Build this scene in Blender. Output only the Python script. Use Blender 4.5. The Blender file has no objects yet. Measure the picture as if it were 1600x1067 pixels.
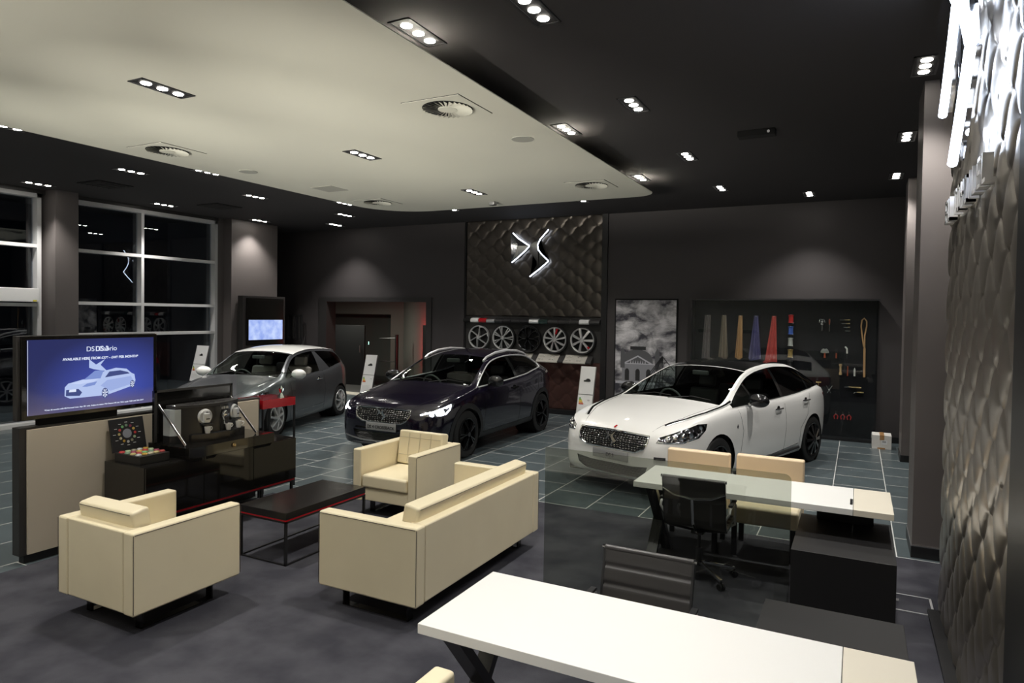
import bpy, bmesh, math, random
from mathutils import Vector, Matrix
from mathutils.bvhtree import BVHTree
random.seed(7)
PI = math.pi
SC = bpy.context.scene
COL = SC.collection

# ------------------------------------------------------------------ camera
def rot3(y, p, r):
    cy, sy, cp, sp, cr, sr = math.cos(y), math.sin(y), math.cos(p), math.sin(p), math.cos(r), math.sin(r)
    M = Matrix(((cy, sy, 0), (0, 0, -1), (-sy, cy, 0)))
    P = Matrix(((1, 0, 0), (0, cp, -sp), (0, sp, cp)))
    Q = Matrix(((cr, -sr, 0), (sr, cr, 0), (0, 0, 1)))
    return Q @ P @ M
CAMR = rot3(0.475805666, 0.0229348716, 0.0148631858)
FPX, CYP, CAMH = 1049.3685, 515.77354, 2.10
cd = bpy.data.cameras.new('camera')
cam = bpy.data.objects.new('camera', cd); COL.objects.link(cam)
R_ = CAMR.transposed()
cam.matrix_world = Matrix((
    (R_[0][0], -R_[0][1], -R_[0][2], 0),
    (R_[1][0], -R_[1][1], -R_[1][2], 0),
    (R_[2][0], -R_[2][1], -R_[2][2], CAMH),
    (0, 0, 0, 1)))
cd.sensor_width = 36; cd.lens = FPX / 1600 * 36
cd.shift_y = (CYP - 533.5) / 1600
cd.clip_start = 0.05; cd.clip_end = 200
SC.camera = cam

# ------------------------------------------------------------------ world, exposure
SC.view_settings.view_transform = 'Standard'
SC.view_settings.look = 'None'
SC.view_settings.gamma = 1.0
SC.view_settings.exposure = 0.0
wd = bpy.data.worlds.new('night'); SC.world = wd; wd.use_nodes = True
bg = wd.node_tree.nodes['Background']; bg.inputs[0].default_value = (0.35, 0.4, 0.6, 1); bg.inputs[1].default_value = 0.02

# ------------------------------------------------------------------ downlights' power (they are built with their fixtures)
SPOT_W = 215.0       # one triple downlight
SPOT_ANGLE = 100    # degrees
SPOT_COL = (1.0, 0.965, 0.91)
UP_W = 2500.0       # added fill lights, unseen behind the viewpoint
UPSH = 1.625
ZC = 4.2            # black ceiling
ZR = 4.0            # cream raft underside

# ------------------------------------------------------------------ materials
def mat(name, col, rough=0.5, metal=0.0, coat=0.0, emit=None, es=1.0, spec=None, noise=None, bump=None, alpha=None, coatr=0.03):
    m = bpy.data.materials.new(name); m.use_nodes = True
    nt = m.node_tree; b = nt.nodes['Principled BSDF']
    b.inputs['Base Color'].default_value = (*col, 1); b.inputs['Roughness'].default_value = rough
    b.inputs['Metallic'].default_value = metal; b.inputs['Coat Weight'].default_value = coat
    b.inputs['Coat Roughness'].default_value = coatr
    if spec is not None: b.inputs['Specular IOR Level'].default_value = spec
    if emit: b.inputs['Emission Color'].default_value = (*emit, 1); b.inputs['Emission Strength'].default_value = es
    if noise or bump:
        tc = nt.nodes.new('ShaderNodeTexCoord')
    if noise:   # (scale, col2, lo, hi)
        n = nt.nodes.new('ShaderNodeTexNoise'); n.inputs['Scale'].default_value = noise[0]; n.inputs['Detail'].default_value = 6
        nt.links.new(tc.outputs['Object'], n.inputs['Vector'])
        cr = nt.nodes.new('ShaderNodeValToRGB'); cr.color_ramp.elements[0].position = noise[2]; cr.color_ramp.elements[1].position = noise[3]
        cr.color_ramp.elements[0].color = (*col, 1); cr.color_ramp.elements[1].color = (*noise[1], 1)
        nt.links.new(n.outputs[0], cr.inputs[0]); nt.links.new(cr.outputs[0], b.inputs['Base Color'])
    if bump:    # (scale, strength, distance)
        n2 = nt.nodes.new('ShaderNodeTexNoise'); n2.inputs['Scale'].default_value = bump[0]; n2.inputs['Detail'].default_value = 4
        nt.links.new(tc.outputs['Object'], n2.inputs['Vector'])
        bp = nt.nodes.new('ShaderNodeBump'); bp.inputs['Strength'].default_value = bump[1]; bp.inputs['Distance'].default_value = bump[2]
        nt.links.new(n2.outputs[0], bp.inputs['Height']); nt.links.new(bp.outputs[0], b.inputs['Normal'])
    return m

def glass(name, tint=(0.9, 0.95, 0.95), ior=1.5, gloss=(1, 1, 1), rough=0.0):
    m = bpy.data.materials.new(name); m.use_nodes = True; nt = m.node_tree; nt.nodes.clear()
    o = nt.nodes.new('ShaderNodeOutputMaterial'); mx = nt.nodes.new('ShaderNodeMixShader')
    tr = nt.nodes.new('ShaderNodeBsdfTransparent'); tr.inputs[0].default_value = (*tint, 1)
    gl = nt.nodes.new('ShaderNodeBsdfGlossy'); gl.inputs['Roughness'].default_value = rough; gl.inputs[0].default_value = (*gloss, 1)
    geo = nt.nodes.new('ShaderNodeNewGeometry'); fr = nt.nodes.new('ShaderNodeFresnel')
    # same ior seen from both sides of a thin sheet
    mi = nt.nodes.new('ShaderNodeMix'); mi.data_type = 'FLOAT'; mi.inputs[2].default_value = ior; mi.inputs[3].default_value = 1 / ior
    nt.links.new(geo.outputs['Backfacing'], mi.inputs[0]); nt.links.new(mi.outputs[0], fr.inputs['IOR'])
    fr.inputs['IOR'].default_value = ior
    nt.links.new(fr.outputs[0], mx.inputs[0]); nt.links.new(tr.outputs[0], mx.inputs[1]); nt.links.new(gl.outputs[0], mx.inputs[2])
    nt.links.new(mx.outputs[0], o.inputs[0])
    return m

M = {}
M['wall'] = mat('wall_charcoal_paint', (0.052, 0.046, 0.047), 0.6)
M['column'] = mat('column_taupe_paint', (0.13, 0.115, 0.11), 0.5)
M['ceil'] = mat('ceiling_black_paint', (0.045, 0.042, 0.043), 0.8, spec=0.2)
M['raft'] = mat('cream_raft_paint', (0.66, 0.65, 0.56), 0.75, noise=(0.6, (0.63, 0.62, 0.54), 0.35, 0.7))
M['black'] = mat('satin_black', (0.012, 0.012, 0.013), 0.4)
M['matblack'] = mat('matt_black_board', (0.016, 0.015, 0.016), 0.65, spec=0.3)
M['cabblack'] = mat('desk_pedestal_black', (0.011, 0.0105, 0.011), 0.5)
M['gloss'] = mat('gloss_black_lacquer', (0.010, 0.009, 0.008), 0.08, spec=0.5, coat=0.4, coatr=0.04)
M['gloss2'] = mat('smoked_lacquer', (0.016, 0.014, 0.013), 0.2, spec=0.5)
M['frame'] = mat('dark_grey_frame', (0.035, 0.033, 0.032), 0.4)
M['leather'] = mat('cream_leather', (0.80, 0.71, 0.50), 0.42, noise=(3, (0.77, 0.68, 0.475), 0.4, 0.7), bump=(60, 0.05, 0.003))
M['peach'] = mat('peach_leather', (0.80, 0.62, 0.42), 0.45)
M['seam'] = mat('brown_piping', (0.06, 0.045, 0.035), 0.6)
M['beige'] = mat('beige_panel', (0.56, 0.49, 0.385), 0.6)
M['white'] = mat('white_laminate', (0.80, 0.795, 0.77), 0.35)
M['ivory'] = mat('ivory_laminate', (0.72, 0.67, 0.56), 0.4)
M['whitep'] = mat('white_paint', (0.8, 0.8, 0.79), 0.4)
M['alu'] = mat('window_aluminium', (0.62, 0.62, 0.62), 0.45, metal=0.0)
M['chrome'] = mat('chrome', (0.85, 0.86, 0.88), 0.08, metal=1)
M['bright'] = mat('brushed_bright_metal', (0.82, 0.82, 0.82), 0.35, metal=0.6)
M['satin'] = mat('satin_metal', (0.55, 0.55, 0.56), 0.3, metal=1)
M['dmetal'] = mat('dark_metal', (0.05, 0.05, 0.052), 0.3, metal=0.6)
M['red'] = mat('red_lacquer', (0.45, 0.008, 0.015), 0.2, coat=0.5)
M['blackleather'] = mat('black_leather', (0.05, 0.047, 0.046), 0.36, bump=(80, 0.1, 0.002))
M['tyre'] = mat('tyre_rubber', (0.012, 0.012, 0.012), 0.65)
M['rim'] = mat('rim_silver', (0.78, 0.78, 0.78), 0.35, metal=0.7)
M['rimblack'] = mat('rim_gloss_black', (0.01, 0.01, 0.011), 0.2, coat=0.3)
M['plastic'] = mat('black_plastic_trim', (0.018, 0.018, 0.019), 0.5)
M['gap'] = mat('panel_gap_dark', (0.004, 0.004, 0.004), 0.9)
M['cup'] = mat('white_porcelain', (0.85, 0.84, 0.8), 0.2)
M['plate'] = mat('grey_plate', (0.32, 0.32, 0.32), 0.4)
M['ink'] = mat('black_ink', (0.01, 0.01, 0.01), 0.6)
M['paper'] = mat('white_print', (0.82, 0.82, 0.82), 0.4)
M['lamp'] = mat('lamp_lens', (0, 0, 0), 0.5, emit=(1, 0.95, 0.86), es=40)
M['led'] = mat('white_led', (0, 0, 0), 0.5, emit=(0.72, 0.82, 1.0), es=9)
M['glassclear'] = glass('clear_glass', (0.93, 0.97, 0.95), 1.45)
M['glasspart'] = glass('tinted_partition_glass', (0.70, 0.72, 0.68), 1.45)
M['glasswin'] = glass('window_glass', (0.75, 0.8, 0.85), 1.75)
M['glasscar'] = glass('car_glass', (0.82, 0.89, 0.86), 1.5)
M['glasspriv'] = glass('privacy_glass', (0.06, 0.065, 0.07), 1.5)
M['glasscase'] = glass('case_glass', (0.94, 0.96, 0.96), 1.3)
M['trim'] = mat('car_interior_trim', (0.05, 0.055, 0.052), 0.6)
M['dash'] = mat('dashboard_grey', (0.17, 0.20, 0.18), 0.5)
M['seatgrey'] = mat('light_grey_seat', (0.30, 0.285, 0.26), 0.6)
M['seatblack'] = mat('black_seat', (0.015, 0.015, 0.015), 0.6)

def m_paint(name, col, coat=1.0, rough=0.3, metal=0.0):
    m = mat(name, col, rough, metal, coat); nt = m.node_tree; b = nt.nodes['Principled BSDF']
    # inside of the shell is dark lining
    geo = nt.nodes.new('ShaderNodeNewGeometry'); mix = nt.nodes.new('ShaderNodeMixShader')
    d = nt.nodes.new('ShaderNodeBsdfDiffuse'); d.inputs[0].default_value = (0.012, 0.012, 0.012, 1)
    out = nt.nodes['Material Output']
    nt.links.new(geo.outputs['Backfacing'], mix.inputs[0]); nt.links.new(b.outputs[0], mix.inputs[1]); nt.links.new(d.outputs[0], mix.inputs[2])
    nt.links.new(mix.outputs[0], out.inputs[0])
    return m
M['pwhite'] = m_paint('pearl_white_paint', (0.90, 0.895, 0.87))
M['ppurple'] = m_paint('deep_purple_paint', (0.005, 0.003, 0.012), rough=0.2)
M['pgrey'] = m_paint('dark_grey_metallic_paint', (0.12, 0.125, 0.135), rough=0.3, metal=0.6)
M['proofwhite'] = m_paint('white_roof_paint', (0.85, 0.85, 0.82))
M['pblack'] = m_paint('gloss_black_panel', (0.006, 0.007, 0.007), rough=0.1)

def m_tiles():
    m = mat('slate_floor_tiles', (0.1, 0.12, 0.125), 0.28); nt = m.node_tree; b = nt.nodes['Principled BSDF']
    tc = nt.nodes.new('ShaderNodeTexCoord'); sp = nt.nodes.new('ShaderNodeSeparateXYZ'); nt.links.new(tc.outputs['Object'], sp.inputs[0])
    def mth(op, a, v=None):
        n = nt.nodes.new('ShaderNodeMath'); n.operation = op; nt.links.new(a, n.inputs[0])
        if v is not None: n.inputs[1].default_value = v
        return n.outputs[0]
    u = mth('SUBTRACT', sp.outputs[1], 10.375 + 0.294); v = mth('SUBTRACT', sp.outputs[0], 0.353)
    cb = nt.nodes.new('ShaderNodeCombineXYZ'); nt.links.new(u, cb.inputs[0]); nt.links.new(v, cb.inputs[1])
    br = nt.nodes.new('ShaderNodeTexBrick'); nt.links.new(cb.outputs[0], br.inputs['Vector'])
    br.offset = 0.5; br.offset_frequency = 2; br.squash = 1
    br.inputs['Scale'].default_value = 1.0; br.inputs['Brick Width'].default_value = 0.588; br.inputs['Row Height'].default_value = 0.589
    br.inputs['Mortar Size'].default_value = 0.0045; br.inputs['Mortar Smooth'].default_value = 0.1; br.inputs['Bias'].default_value = 0
    br.inputs['Color1'].default_value = (0.068, 0.088, 0.095, 1); br.inputs['Color2'].default_value = (0.082, 0.102, 0.110, 1)
    br.inputs['Mortar'].default_value = (0.75, 0.75, 0.72, 1)
    n = nt.nodes.new('ShaderNodeTexNoise'); n.inputs['Scale'].default_value = 2.5; n.inputs['Detail'].default_value = 8; nt.links.new(tc.outputs['Object'], n.inputs['Vector'])
    mp = nt.nodes.new('ShaderNodeMapRange'); mp.inputs[3].default_value = 0.75; mp.inputs[4].default_value = 1.25; nt.links.new(n.outputs[0], mp.inputs[0])
    mx = nt.nodes.new('ShaderNodeMix'); mx.data_type = 'RGBA'; mx.blend_type = 'MULTIPLY'; mx.inputs[0].default_value = 1
    nt.links.new(br.outputs[0], mx.inputs[6]); nt.links.new(mp.outputs[0], mx.inputs[7]); nt.links.new(mx.outputs[2], b.inputs['Base Color'])
    return m
M['tiles'] = m_tiles()
M['carpet'] = mat('charcoal_carpet', (0.040, 0.040, 0.049), 0.95, spec=0.1, noise=(2.6, (0.070, 0.070, 0.081), 0.38, 0.64), bump=(260, 0.6, 0.004))
M['scale'] = mat('quilted_metal_panel', (0.34, 0.31, 0.265), 0.30, metal=0.85)
M['scaled'] = mat('dark_quilted_panel', (0.095, 0.083, 0.072), 0.34, metal=0.7)
M['scaleb'] = mat('brown_quilted_panel', (0.13, 0.065, 0.055), 0.3, metal=0.6)

# ------------------------------------------------------------------ mesh helpers
def BM(): return bmesh.new()

def box(bm, x0, x1, y0, y1, z0, z1, b=0.0, seg=2, mtx=None):
    x0, x1 = min(x0, x1), max(x0, x1); y0, y1 = min(y0, y1), max(y0, y1); z0, z1 = min(z0, z1), max(z0, z1)
    vs = [bm.verts.new(p) for p in ((x0,y0,z0),(x1,y0,z0),(x1,y1,z0),(x0,y1,z0),(x0,y0,z1),(x1,y0,z1),(x1,y1,z1),(x0,y1,z1))]
    fs = [bm.faces.new([vs[i] for i in q]) for q in ((3,2,1,0),(4,5,6,7),(0,1,5,4),(1,2,6,5),(2,3,7,6),(3,0,4,7))]
    geo = list(vs)
    if b > 0:
        es = list({e for f in fs for e in f.edges})
        r = bmesh.ops.bevel(bm, geom=es, offset=b, segments=seg, affect='EDGES', profile=0.5)
        geo = list({v for f in r['faces'] for v in f.verts} | {v for v in vs if v.is_valid})
    if mtx is not None:
        bmesh.ops.transform(bm, matrix=mtx, verts=[v for v in geo if v.is_valid])
    return geo

def prism(bm, pts, lo, hi, axis='z', mtx=None):
    """polygon pts (2-d) extruded from lo to hi along axis"""
    def P(a, b_, c):
        p = {'z': (a, b_, c), 'y': (a, c, b_), 'x': (c, a, b_)}[axis]
        return mtx @ Vector(p) if mtx is not None else Vector(p)
    A = [bm.verts.new(P(x, y, lo)) for x, y in pts]; B = [bm.verts.new(P(x, y, hi)) for x, y in pts]
    n = len(pts)
    bm.faces.new(A[::-1]); bm.faces.new(B)
    for i in range(n): bm.faces.new([A[i], A[(i+1) % n], B[(i+1) % n], B[i]])

def cyl(bm, c, r, h, axis='z', n=20, r2=None, mtx=None):
    r2 = r if r2 is None else r2
    rings = []
    for k, (rr, t) in enumerate(((r, 0), (r2, h))):
        ring = []
        for i in range(n):
            a = 2*PI*i/n; ca, sa = math.cos(a)*rr, math.sin(a)*rr
            p = {'z': (ca, sa, t), 'y': (ca, t, sa), 'x': (t, ca, sa)}[axis]
            p = Vector(p) + Vector(c)
            ring.append(bm.verts.new(mtx @ p if mtx is not None else p))
        rings.append(ring)
    bm.faces.new(rings[0][::-1]); bm.faces.new(rings[1])
    for i in range(n): bm.faces.new([rings[0][i], rings[0][(i+1) % n], rings[1][(i+1) % n], rings[1][i]])

def lathe(bm, prof, axis='z', n=28, c=(0,0,0), mtx=None, arc=(0, 2*PI)):
    """prof: list of (r, t)"""
    full = abs(arc[1]-arc[0]-2*PI) < 1e-6
    m = n if full else n+1
    rows = []
    for r, t in prof:
        row = []
        for i in range(m):
            a = arc[0] + (arc[1]-arc[0])*i/n
            ca, sa = math.cos(a)*r, math.sin(a)*r
            p = Vector({'z': (ca, sa, t), 'y': (ca, t, sa), 'x': (t, ca, sa)}[axis]) + Vector(c)
            row.append(bm.verts.new(mtx @ p if mtx is not None else p))
        rows.append(row)
    for j in range(len(rows)-1):
        for i in range(n):
            k = (i+1) % m if full else i+1
            try: bm.faces.new([rows[j][i], rows[j][k], rows[j+1][k], rows[j+1][i]])
            except ValueError: pass

def tube(bm, pts, r, n=8, closed=False, flat=None, cap=True):
    """round tube (or flat=(w,t) rectangular) along 3-d points"""
    pts = [Vector(p) for p in pts]; L = len(pts); rows = []; up = None
    for i, p in enumerate(pts):
        if closed: d = pts[(i+1) % L] - pts[i-1]
        else: d = pts[min(i+1, L-1)] - pts[max(i-1, 0)]
        if d.length < 1e-9: d = Vector((0,0,1))
        d.normalize()
        if up is None:
            up = Vector((0,0,1)) if abs(d.z) < 0.95 else Vector((1,0,0))
        a = d.cross(up)
        if a.length < 1e-6: a = d.cross(Vector((0,1,0)))
        a.normalize(); b_ = a.cross(d).normalized(); up = b_
        if flat: ring = [p + a*sx*flat[0]/2 + b_*sy*flat[1]/2 for sx, sy in ((-1,-1),(1,-1),(1,1),(-1,1))]
        else: ring = [p + (a*math.cos(2*PI*k/n) + b_*math.sin(2*PI*k/n))*r for k in range(n)]
        rows.append([bm.verts.new(q) for q in ring])
    m = len(rows[0]); R = range(L) if closed else range(L-1)
    for i in R:
        j = (i+1) % L
        for k in range(m): bm.faces.new([rows[i][k], rows[i][(k+1) % m], rows[j][(k+1) % m], rows[j][k]])
    if cap and not closed:
        bm.faces.new(rows[0][::-1]); bm.faces.new(rows[-1])

def obj(name, bm, m, parent=None, smooth=35, mtx=None, mats=None):
    me = bpy.data.meshes.new(name)
    bmesh.ops.recalc_face_normals(bm, faces=bm.faces) if mats is None else None
    if mtx is not None: bmesh.ops.transform(bm, matrix=mtx, verts=bm.verts)
    bm.to_mesh(me); bm.free()
    for mm in (mats or [m]): me.materials.append(M[mm] if isinstance(mm, str) else mm)
    if smooth:
        me.shade_smooth()
        me.set_sharp_from_angle(angle=math.radians(smooth))
    o = bpy.data.objects.new(name, me); COL.objects.link(o)
    if smooth and mats is None:
        wn = o.modifiers.new('even_normals', 'WEIGHTED_NORMAL'); wn.keep_sharp = True; wn.weight = 90
    if parent: o.parent = parent
    return o

def tag(o, label=None, cat=None, group=None, kind=None):
    if label: o['label'] = label
    if cat: o['category'] = cat
    if group: o['group'] = group
    if kind: o['kind'] = kind
    return o

def thing(name, label, cat, loc=(0,0,0), rz=0, group=None):
    o = bpy.data.objects.new(name, None); COL.objects.link(o)
    o.location = loc; o.rotation_euler = (0, 0, rz); o.empty_display_size = 0.2
    return tag(o, label, cat, group)

def struct(name, bm, m, **k):
    return tag(obj(name, bm, m, **k), kind='structure')

def one(name, bm, m, label, cat, group=None, **k):
    return tag(obj(name, bm, m, **k), label, cat, group)

def dup(root, loc, rz, label, group=None):
    r = root.copy(); COL.objects.link(r); r.location = loc; r.rotation_euler = (0, 0, rz); r['label'] = label
    if group: r['group'] = group
    def rec(a, b_):
        for ch in a.children:
            c = ch.copy(); COL.objects.link(c); c.parent = b_; rec(ch, c)
    rec(root, r)
    return r

def text(name, s, size, m, parent=None, mtx=None, bold=0.0, align='CENTER', ext=0.0008):
    cu = bpy.data.curves.new(name, 'FONT'); cu.body = s; cu.size = size; cu.align_x = align; cu.extrude = ext; cu.offset = bold
    o = bpy.data.objects.new(name, cu); COL.objects.link(o)
    dg = bpy.context.evaluated_depsgraph_get(); me = bpy.data.meshes.new_from_object(o.evaluated_get(dg))
    COL.objects.unlink(o); bpy.data.objects.remove(o); bpy.data.curves.remove(cu)
    if mtx is not None: me.transform(mtx)
    me.materials.clear(); me.materials.append(M[m] if isinstance(m, str) else m)
    o = bpy.data.objects.new(name, me); COL.objects.link(o)
    if parent: o.parent = parent
    return o

def TR(x, y, z): return Matrix.Translation((x, y, z))
def RX(a): return Matrix.Rotation(a, 4, 'X')
def RY(a): return Matrix.Rotation(a, 4, 'Y')
def RZ(a): return Matrix.Rotation(a, 4, 'Z')
# ================================================================== ROOM SHELL
bm = BM(); box(bm, -15, 0.95, 6.82, 13.35, -0.1, 0); box(bm, -15, -5.96, -3.5, 6.82, -0.1, 0)
struct('floor', bm, 'tiles')
bm = BM()
pts = [(-5.96, -3.5), (0.95, -3.5), (0.95, 6.82), (-4.3, 6.82)]
for i in range(9):      # rounded carpet corner by the armchair
    a = PI/2 + (PI/2)*i/8; pts.append((-4.3 + 0.95*math.cos(a)*1.0, 5.87 + 0.95*math.sin(a)))
pts += [(-5.25, 5.6), (-5.96, 5.6)]
prism(bm, pts, -0.095, 0.006)
struct('floor_carpet', bm, 'carpet', smooth=0)
bm = BM(); prism(bm, [(-5.96, 5.6), (-5.25, 5.6), (-5.25, 5.87), (-4.3, 6.82), (-5.96, 6.82)], -0.1, 0.0)
struct('floor_tiles', bm, 'tiles', smooth=0)
bm = BM(); box(bm, -15, 0.95, -3.5, 13.5, ZC, ZC+0.15); struct('ceiling', bm, 'ceil')
# cream raft hanging under the black ceiling, rounded far corners
def raft_outline(x0, x1, y0, y1, rl, rr):
    p = [(x0, y0), (x1, y0)]
    for i in range(9):
        a = i/8*PI/2; p.append((x1-rr+rr*math.cos(a), y1-rr+rr*math.sin(a)))
    for i in range(13):
        a = PI/2 + i/12*PI/2; p.append((x0+rl+rl*math.cos(a), y1-rl+rl*math.sin(a)))
    return p
bm = BM(); prism(bm, raft_outline(-8.03, -2.84, -3.2, 10.42, 1.0, 0.35), ZR, ZR+0.008)
struct('ceiling_raft', bm, 'raft', smooth=0)
bm = BM(); prism(bm, raft_outline(-7.6, -3.35, -3.2, 9.9, 1.0, 0.35), ZR+0.008, ZC)
struct('ceiling_raft_edge', bm, 'gap', smooth=0)
# back wall with opening
YB = 13.2
bm = BM()
box(bm, -15, -12.41, YB, YB+0.3, 0, ZC); box(bm, -8.95, -8.05, YB, YB+0.3, 0, ZC); box(bm, -12.41, -8.95, YB, YB+0.3, 2.46, ZC)
box(bm, -4.68, 0.95, YB, YB+0.3, 0, ZC); box(bm, -8.05, -4.68, YB+0.08, YB+0.3, 0, ZC)
struct('wall_back', bm, 'wall')
bm = BM(); box(bm, -12.43, -12.17, YB-0.03, YB+0.32, 0, 2.48); box(bm, -9.08, -8.93, YB-0.03, YB+0.32, 0, 2.48); box(bm, -12.17, -9.08, YB-0.03, YB+0.32, 2.37, 2.48)
struct('trim_1', bm, 'frame')
bm = BM(); box(bm, -8.02, -8.0, YB-0.02, YB+0.08, 0, 4.2); box(bm, -4.72, -4.6, YB-0.05, YB+0.08, 0, 4.2)
struct('trim_2', bm, 'black')
# right wall
bm = BM(); box(bm, 0.72, 0.95, -3.5, 13.2, 0, ZC); box(bm, 0.52, 0.72, 1.2, 3.10, 0, ZC); struct('wall_right', bm, 'black')
bm = BM(); box(bm, 0.595, 0.72, 3.10, 5.66, 0, ZC); struct('wall_right_mount', bm, 'black')
# left wall with pier and recess
bm = BM()
box(bm, -13.3, -13.02, 10.56, 10.75, 0, ZC); box(bm, -15, -12.76, 10.72, 12.08, 0, ZC); box(bm, -15, -14.5, 12.08, 13.2, 0, ZC)
box(bm, -13.3, -13.0, -3.5, 2.0, 0, ZC)
struct('wall_left', bm, 'column')
bm = BM(); box(bm, -13.3, -12.70, 6.90, 7.30, 0, ZC); struct('wall_left_pier', bm, 'column')
bm = BM(); box(bm, -15, 0.95, -3.7, -3.5, 0, ZC); struct('wall_front', bm, 'whitep')
bm = BM(); box(bm, -12.9, 0.5, -3.5, 0.4, -0.01, 0.02); struct('floor_added_bounce', bm, mat('added_bounce_floor', (0.75, 0.73, 0.68), 0.4))  # unseen pale floor added to bounce light up onto the raft
# square columns on the right
bm = BM(); box(bm, 0.47, 0.72, 6.92, 7.55, 0, ZC); struct('wall_right_pier', bm, 'column')
bm = BM(); box(bm, 0.462, 0.72, 6.90, 7.56, 0, 0.10); box(bm, 0.6, 0.72, 11.49, 12.12, 0, 0.10); struct('baseboard_right', bm, 'black')
bm = BM(); box(bm, 0.462, 0.72, 6.905, 7.56, 0.10, 0.106); struct('trim_3', bm, 'satin')
bm = BM(); box(bm, 0.61, 0.72, 11.5, 12.1, 0, ZC); struct('wall_right_far_pier', bm, 'column')
bm = BM(); box(bm, -4.6, -2.82, 13.16, 13.2, 0, 0.1); box(bm, 0.3, 0.72, 13.16, 13.2, 0, 0.1); struct('baseboard_back', bm, 'black')

# quilted panels
def scales(W, H, amp=0.022, step=0.017, pu=0.42, pv=0.345, ph=(0, 0)):
    bm = BM(); nx, nz = int(W/step), int(H/step); rows = []
    for j in range(nz+1):
        z = H*j/nz; row = []
        for i in range(nx+1):
            x = W*i/nx; p = x/pu/1.0+ph[0]; q = z/pv+ph[1]
            a = q+p+0.055*math.sin(2*PI*(q-p)); b_ = q-p+0.055*math.sin(2*PI*(q+p))
            s, t = a-math.floor(a), b_-math.floor(b_)
            h = amp*(0.55*(1-math.exp(-9*min(s, 1-s, t, 1-t))) + 0.2*math.sin(PI*s)*math.sin(PI*t) + 0.35*(1-s)*(1-t))
            if i in (0, nx) or j in (0, nz): h = 0
            row.append(bm.verts.new((x, -h, z)))
        rows.append(row)
    for j in range(nz):
        for i in range(nx): bm.faces.new([rows[j][i], rows[j][i+1], rows[j+1][i+1], rows[j+1][i]])
    box(bm, 0, W, 0.0, 0.02, 0, H)
    return bm
one('quilted_panel', scales(3.27, 2.13), 'scaled', 'large dark quilted metal panel on the back wall behind the small glowing emblem', 'wall panel', mtx=TR(-7.99, YB+0.0, 2.07))
one('quilted_panel', scales(3.27, 1.02), 'scaleb', 'low brown quilted panel on the back wall under the row of alloy wheels', 'wall panel', mtx=TR(-7.99, YB+0.02, 0.10))
one('quilted_panel', scales(2.54, 4.2, amp=0.022, step=0.014), 'scale', 'tall quilted metal wall panel at the right edge beside the desks', 'wall panel', mtx=TR(0.572, 5.66, 0.0) @ RZ(-PI/2))
bm = BM(); box(bm, 0.49, 0.575, 3.1, 5.63, 0, 0.035); struct('baseboard_right_panel', bm, 'black')
bm = BM(); box(bm, -8, -4.72, 13.1, 13.28, 0, 0.1); struct('baseboard_back_niche', bm, 'black')

# ------------------------------------------------------------------ windows
def window(name, y0, y1, mull, zs, ztop=4.13, lower_open=False):
    f = BM()
    D0, D1 = -13.20, -13.02
    box(f, D0, D1, y0, y1, ztop-0.07, ztop); box(f, D0, D1, y0, y0+0.07, 0, ztop); box(f, D0, D1, y1-0.07, y1, 0, ztop)
    box(f, D0, D1, y0, y1, 0.0, 0.07)
    for m_ in mull: box(f, D0, D1-0.005, m_-0.03, m_+0.03, 0.07, ztop-0.07)
    for z in zs: box(f, D0, D1-0.01, y0+0.07, y1-0.07, z-0.03, z+0.03)
    w = struct(name, f, 'alu')
    g = BM(); box(g, -13.17, -13.16, y0+0.03, y1-0.03, 0.03, ztop-0.03); obj('pane', g, 'glasswin', w, smooth=0)
    return w
w1 = window('window_1', 2.0, 6.84, [4.4], [3.2, 2.15])
bm = BM(); box(bm, -13.1, -12.94, 2.2, 6.76, 2.20, 2.44, 0.01); obj('door_header', bm, 'whitep', w1)
bm = BM(); box(bm, -12.942, -12.935, 6.66, 6.72, 2.21, 2.235); tag(obj('sticker', bm, mat('yellow_sticker', (0.7, 0.6, 0.05), 0.5), w1), 'small yellow sticker')
window('window_2', 7.32, 10.56, [8.76], [3.19, 2.2, 1.6])
bm = BM(); box(bm, -13.3, -13.0, 2.0, 10.56, 4.13, ZC); struct('trim_4', bm, 'frame')
bm = BM(); box(bm, -13.02, -12.93, 2.05, 6.8, 0, 0.075); box(bm, -13.02, -12.93, 7.36, 10.5, 0, 0.075); struct('trim_5', bm, 'whitep')
# outside at night: paving and a plain dark wall across the yard
bm = BM(); box(bm, -30, -13.3, -6, 22, -0.12, -0.02); struct('ground_outside', bm, mat('wet_paving', (0.05, 0.05, 0.055), 0.5))
bm = BM(); box(bm, -22, -21.8, 12.5, 22, 0, 6); struct('wall_outside', bm, mat('outside_render', (0.10, 0.10, 0.11), 0.8))
bm = BM(); box(bm, -30, -20.0, 11, 11.2, -0.1, 6); struct('wall_outside_return', bm, mat('outside_cladding', (0.06, 0.06, 0.065), 0.8))

# ------------------------------------------------------------------ room behind the opening
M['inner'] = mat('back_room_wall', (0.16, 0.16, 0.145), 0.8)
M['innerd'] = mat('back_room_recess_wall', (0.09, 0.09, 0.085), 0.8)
bm = BM(); box(bm, -17, -8.6, 13.5, 19, -0.1, 0.0); struct('floor_back_room', bm, mat('back_room_floor', (0.05, 0.05, 0.05), 0.5))
bm = BM(); box(bm, -17, -8.6, 13.5, 19, 2.9, 3.0); struct('ceiling_back_room', bm, 'inner')
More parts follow.
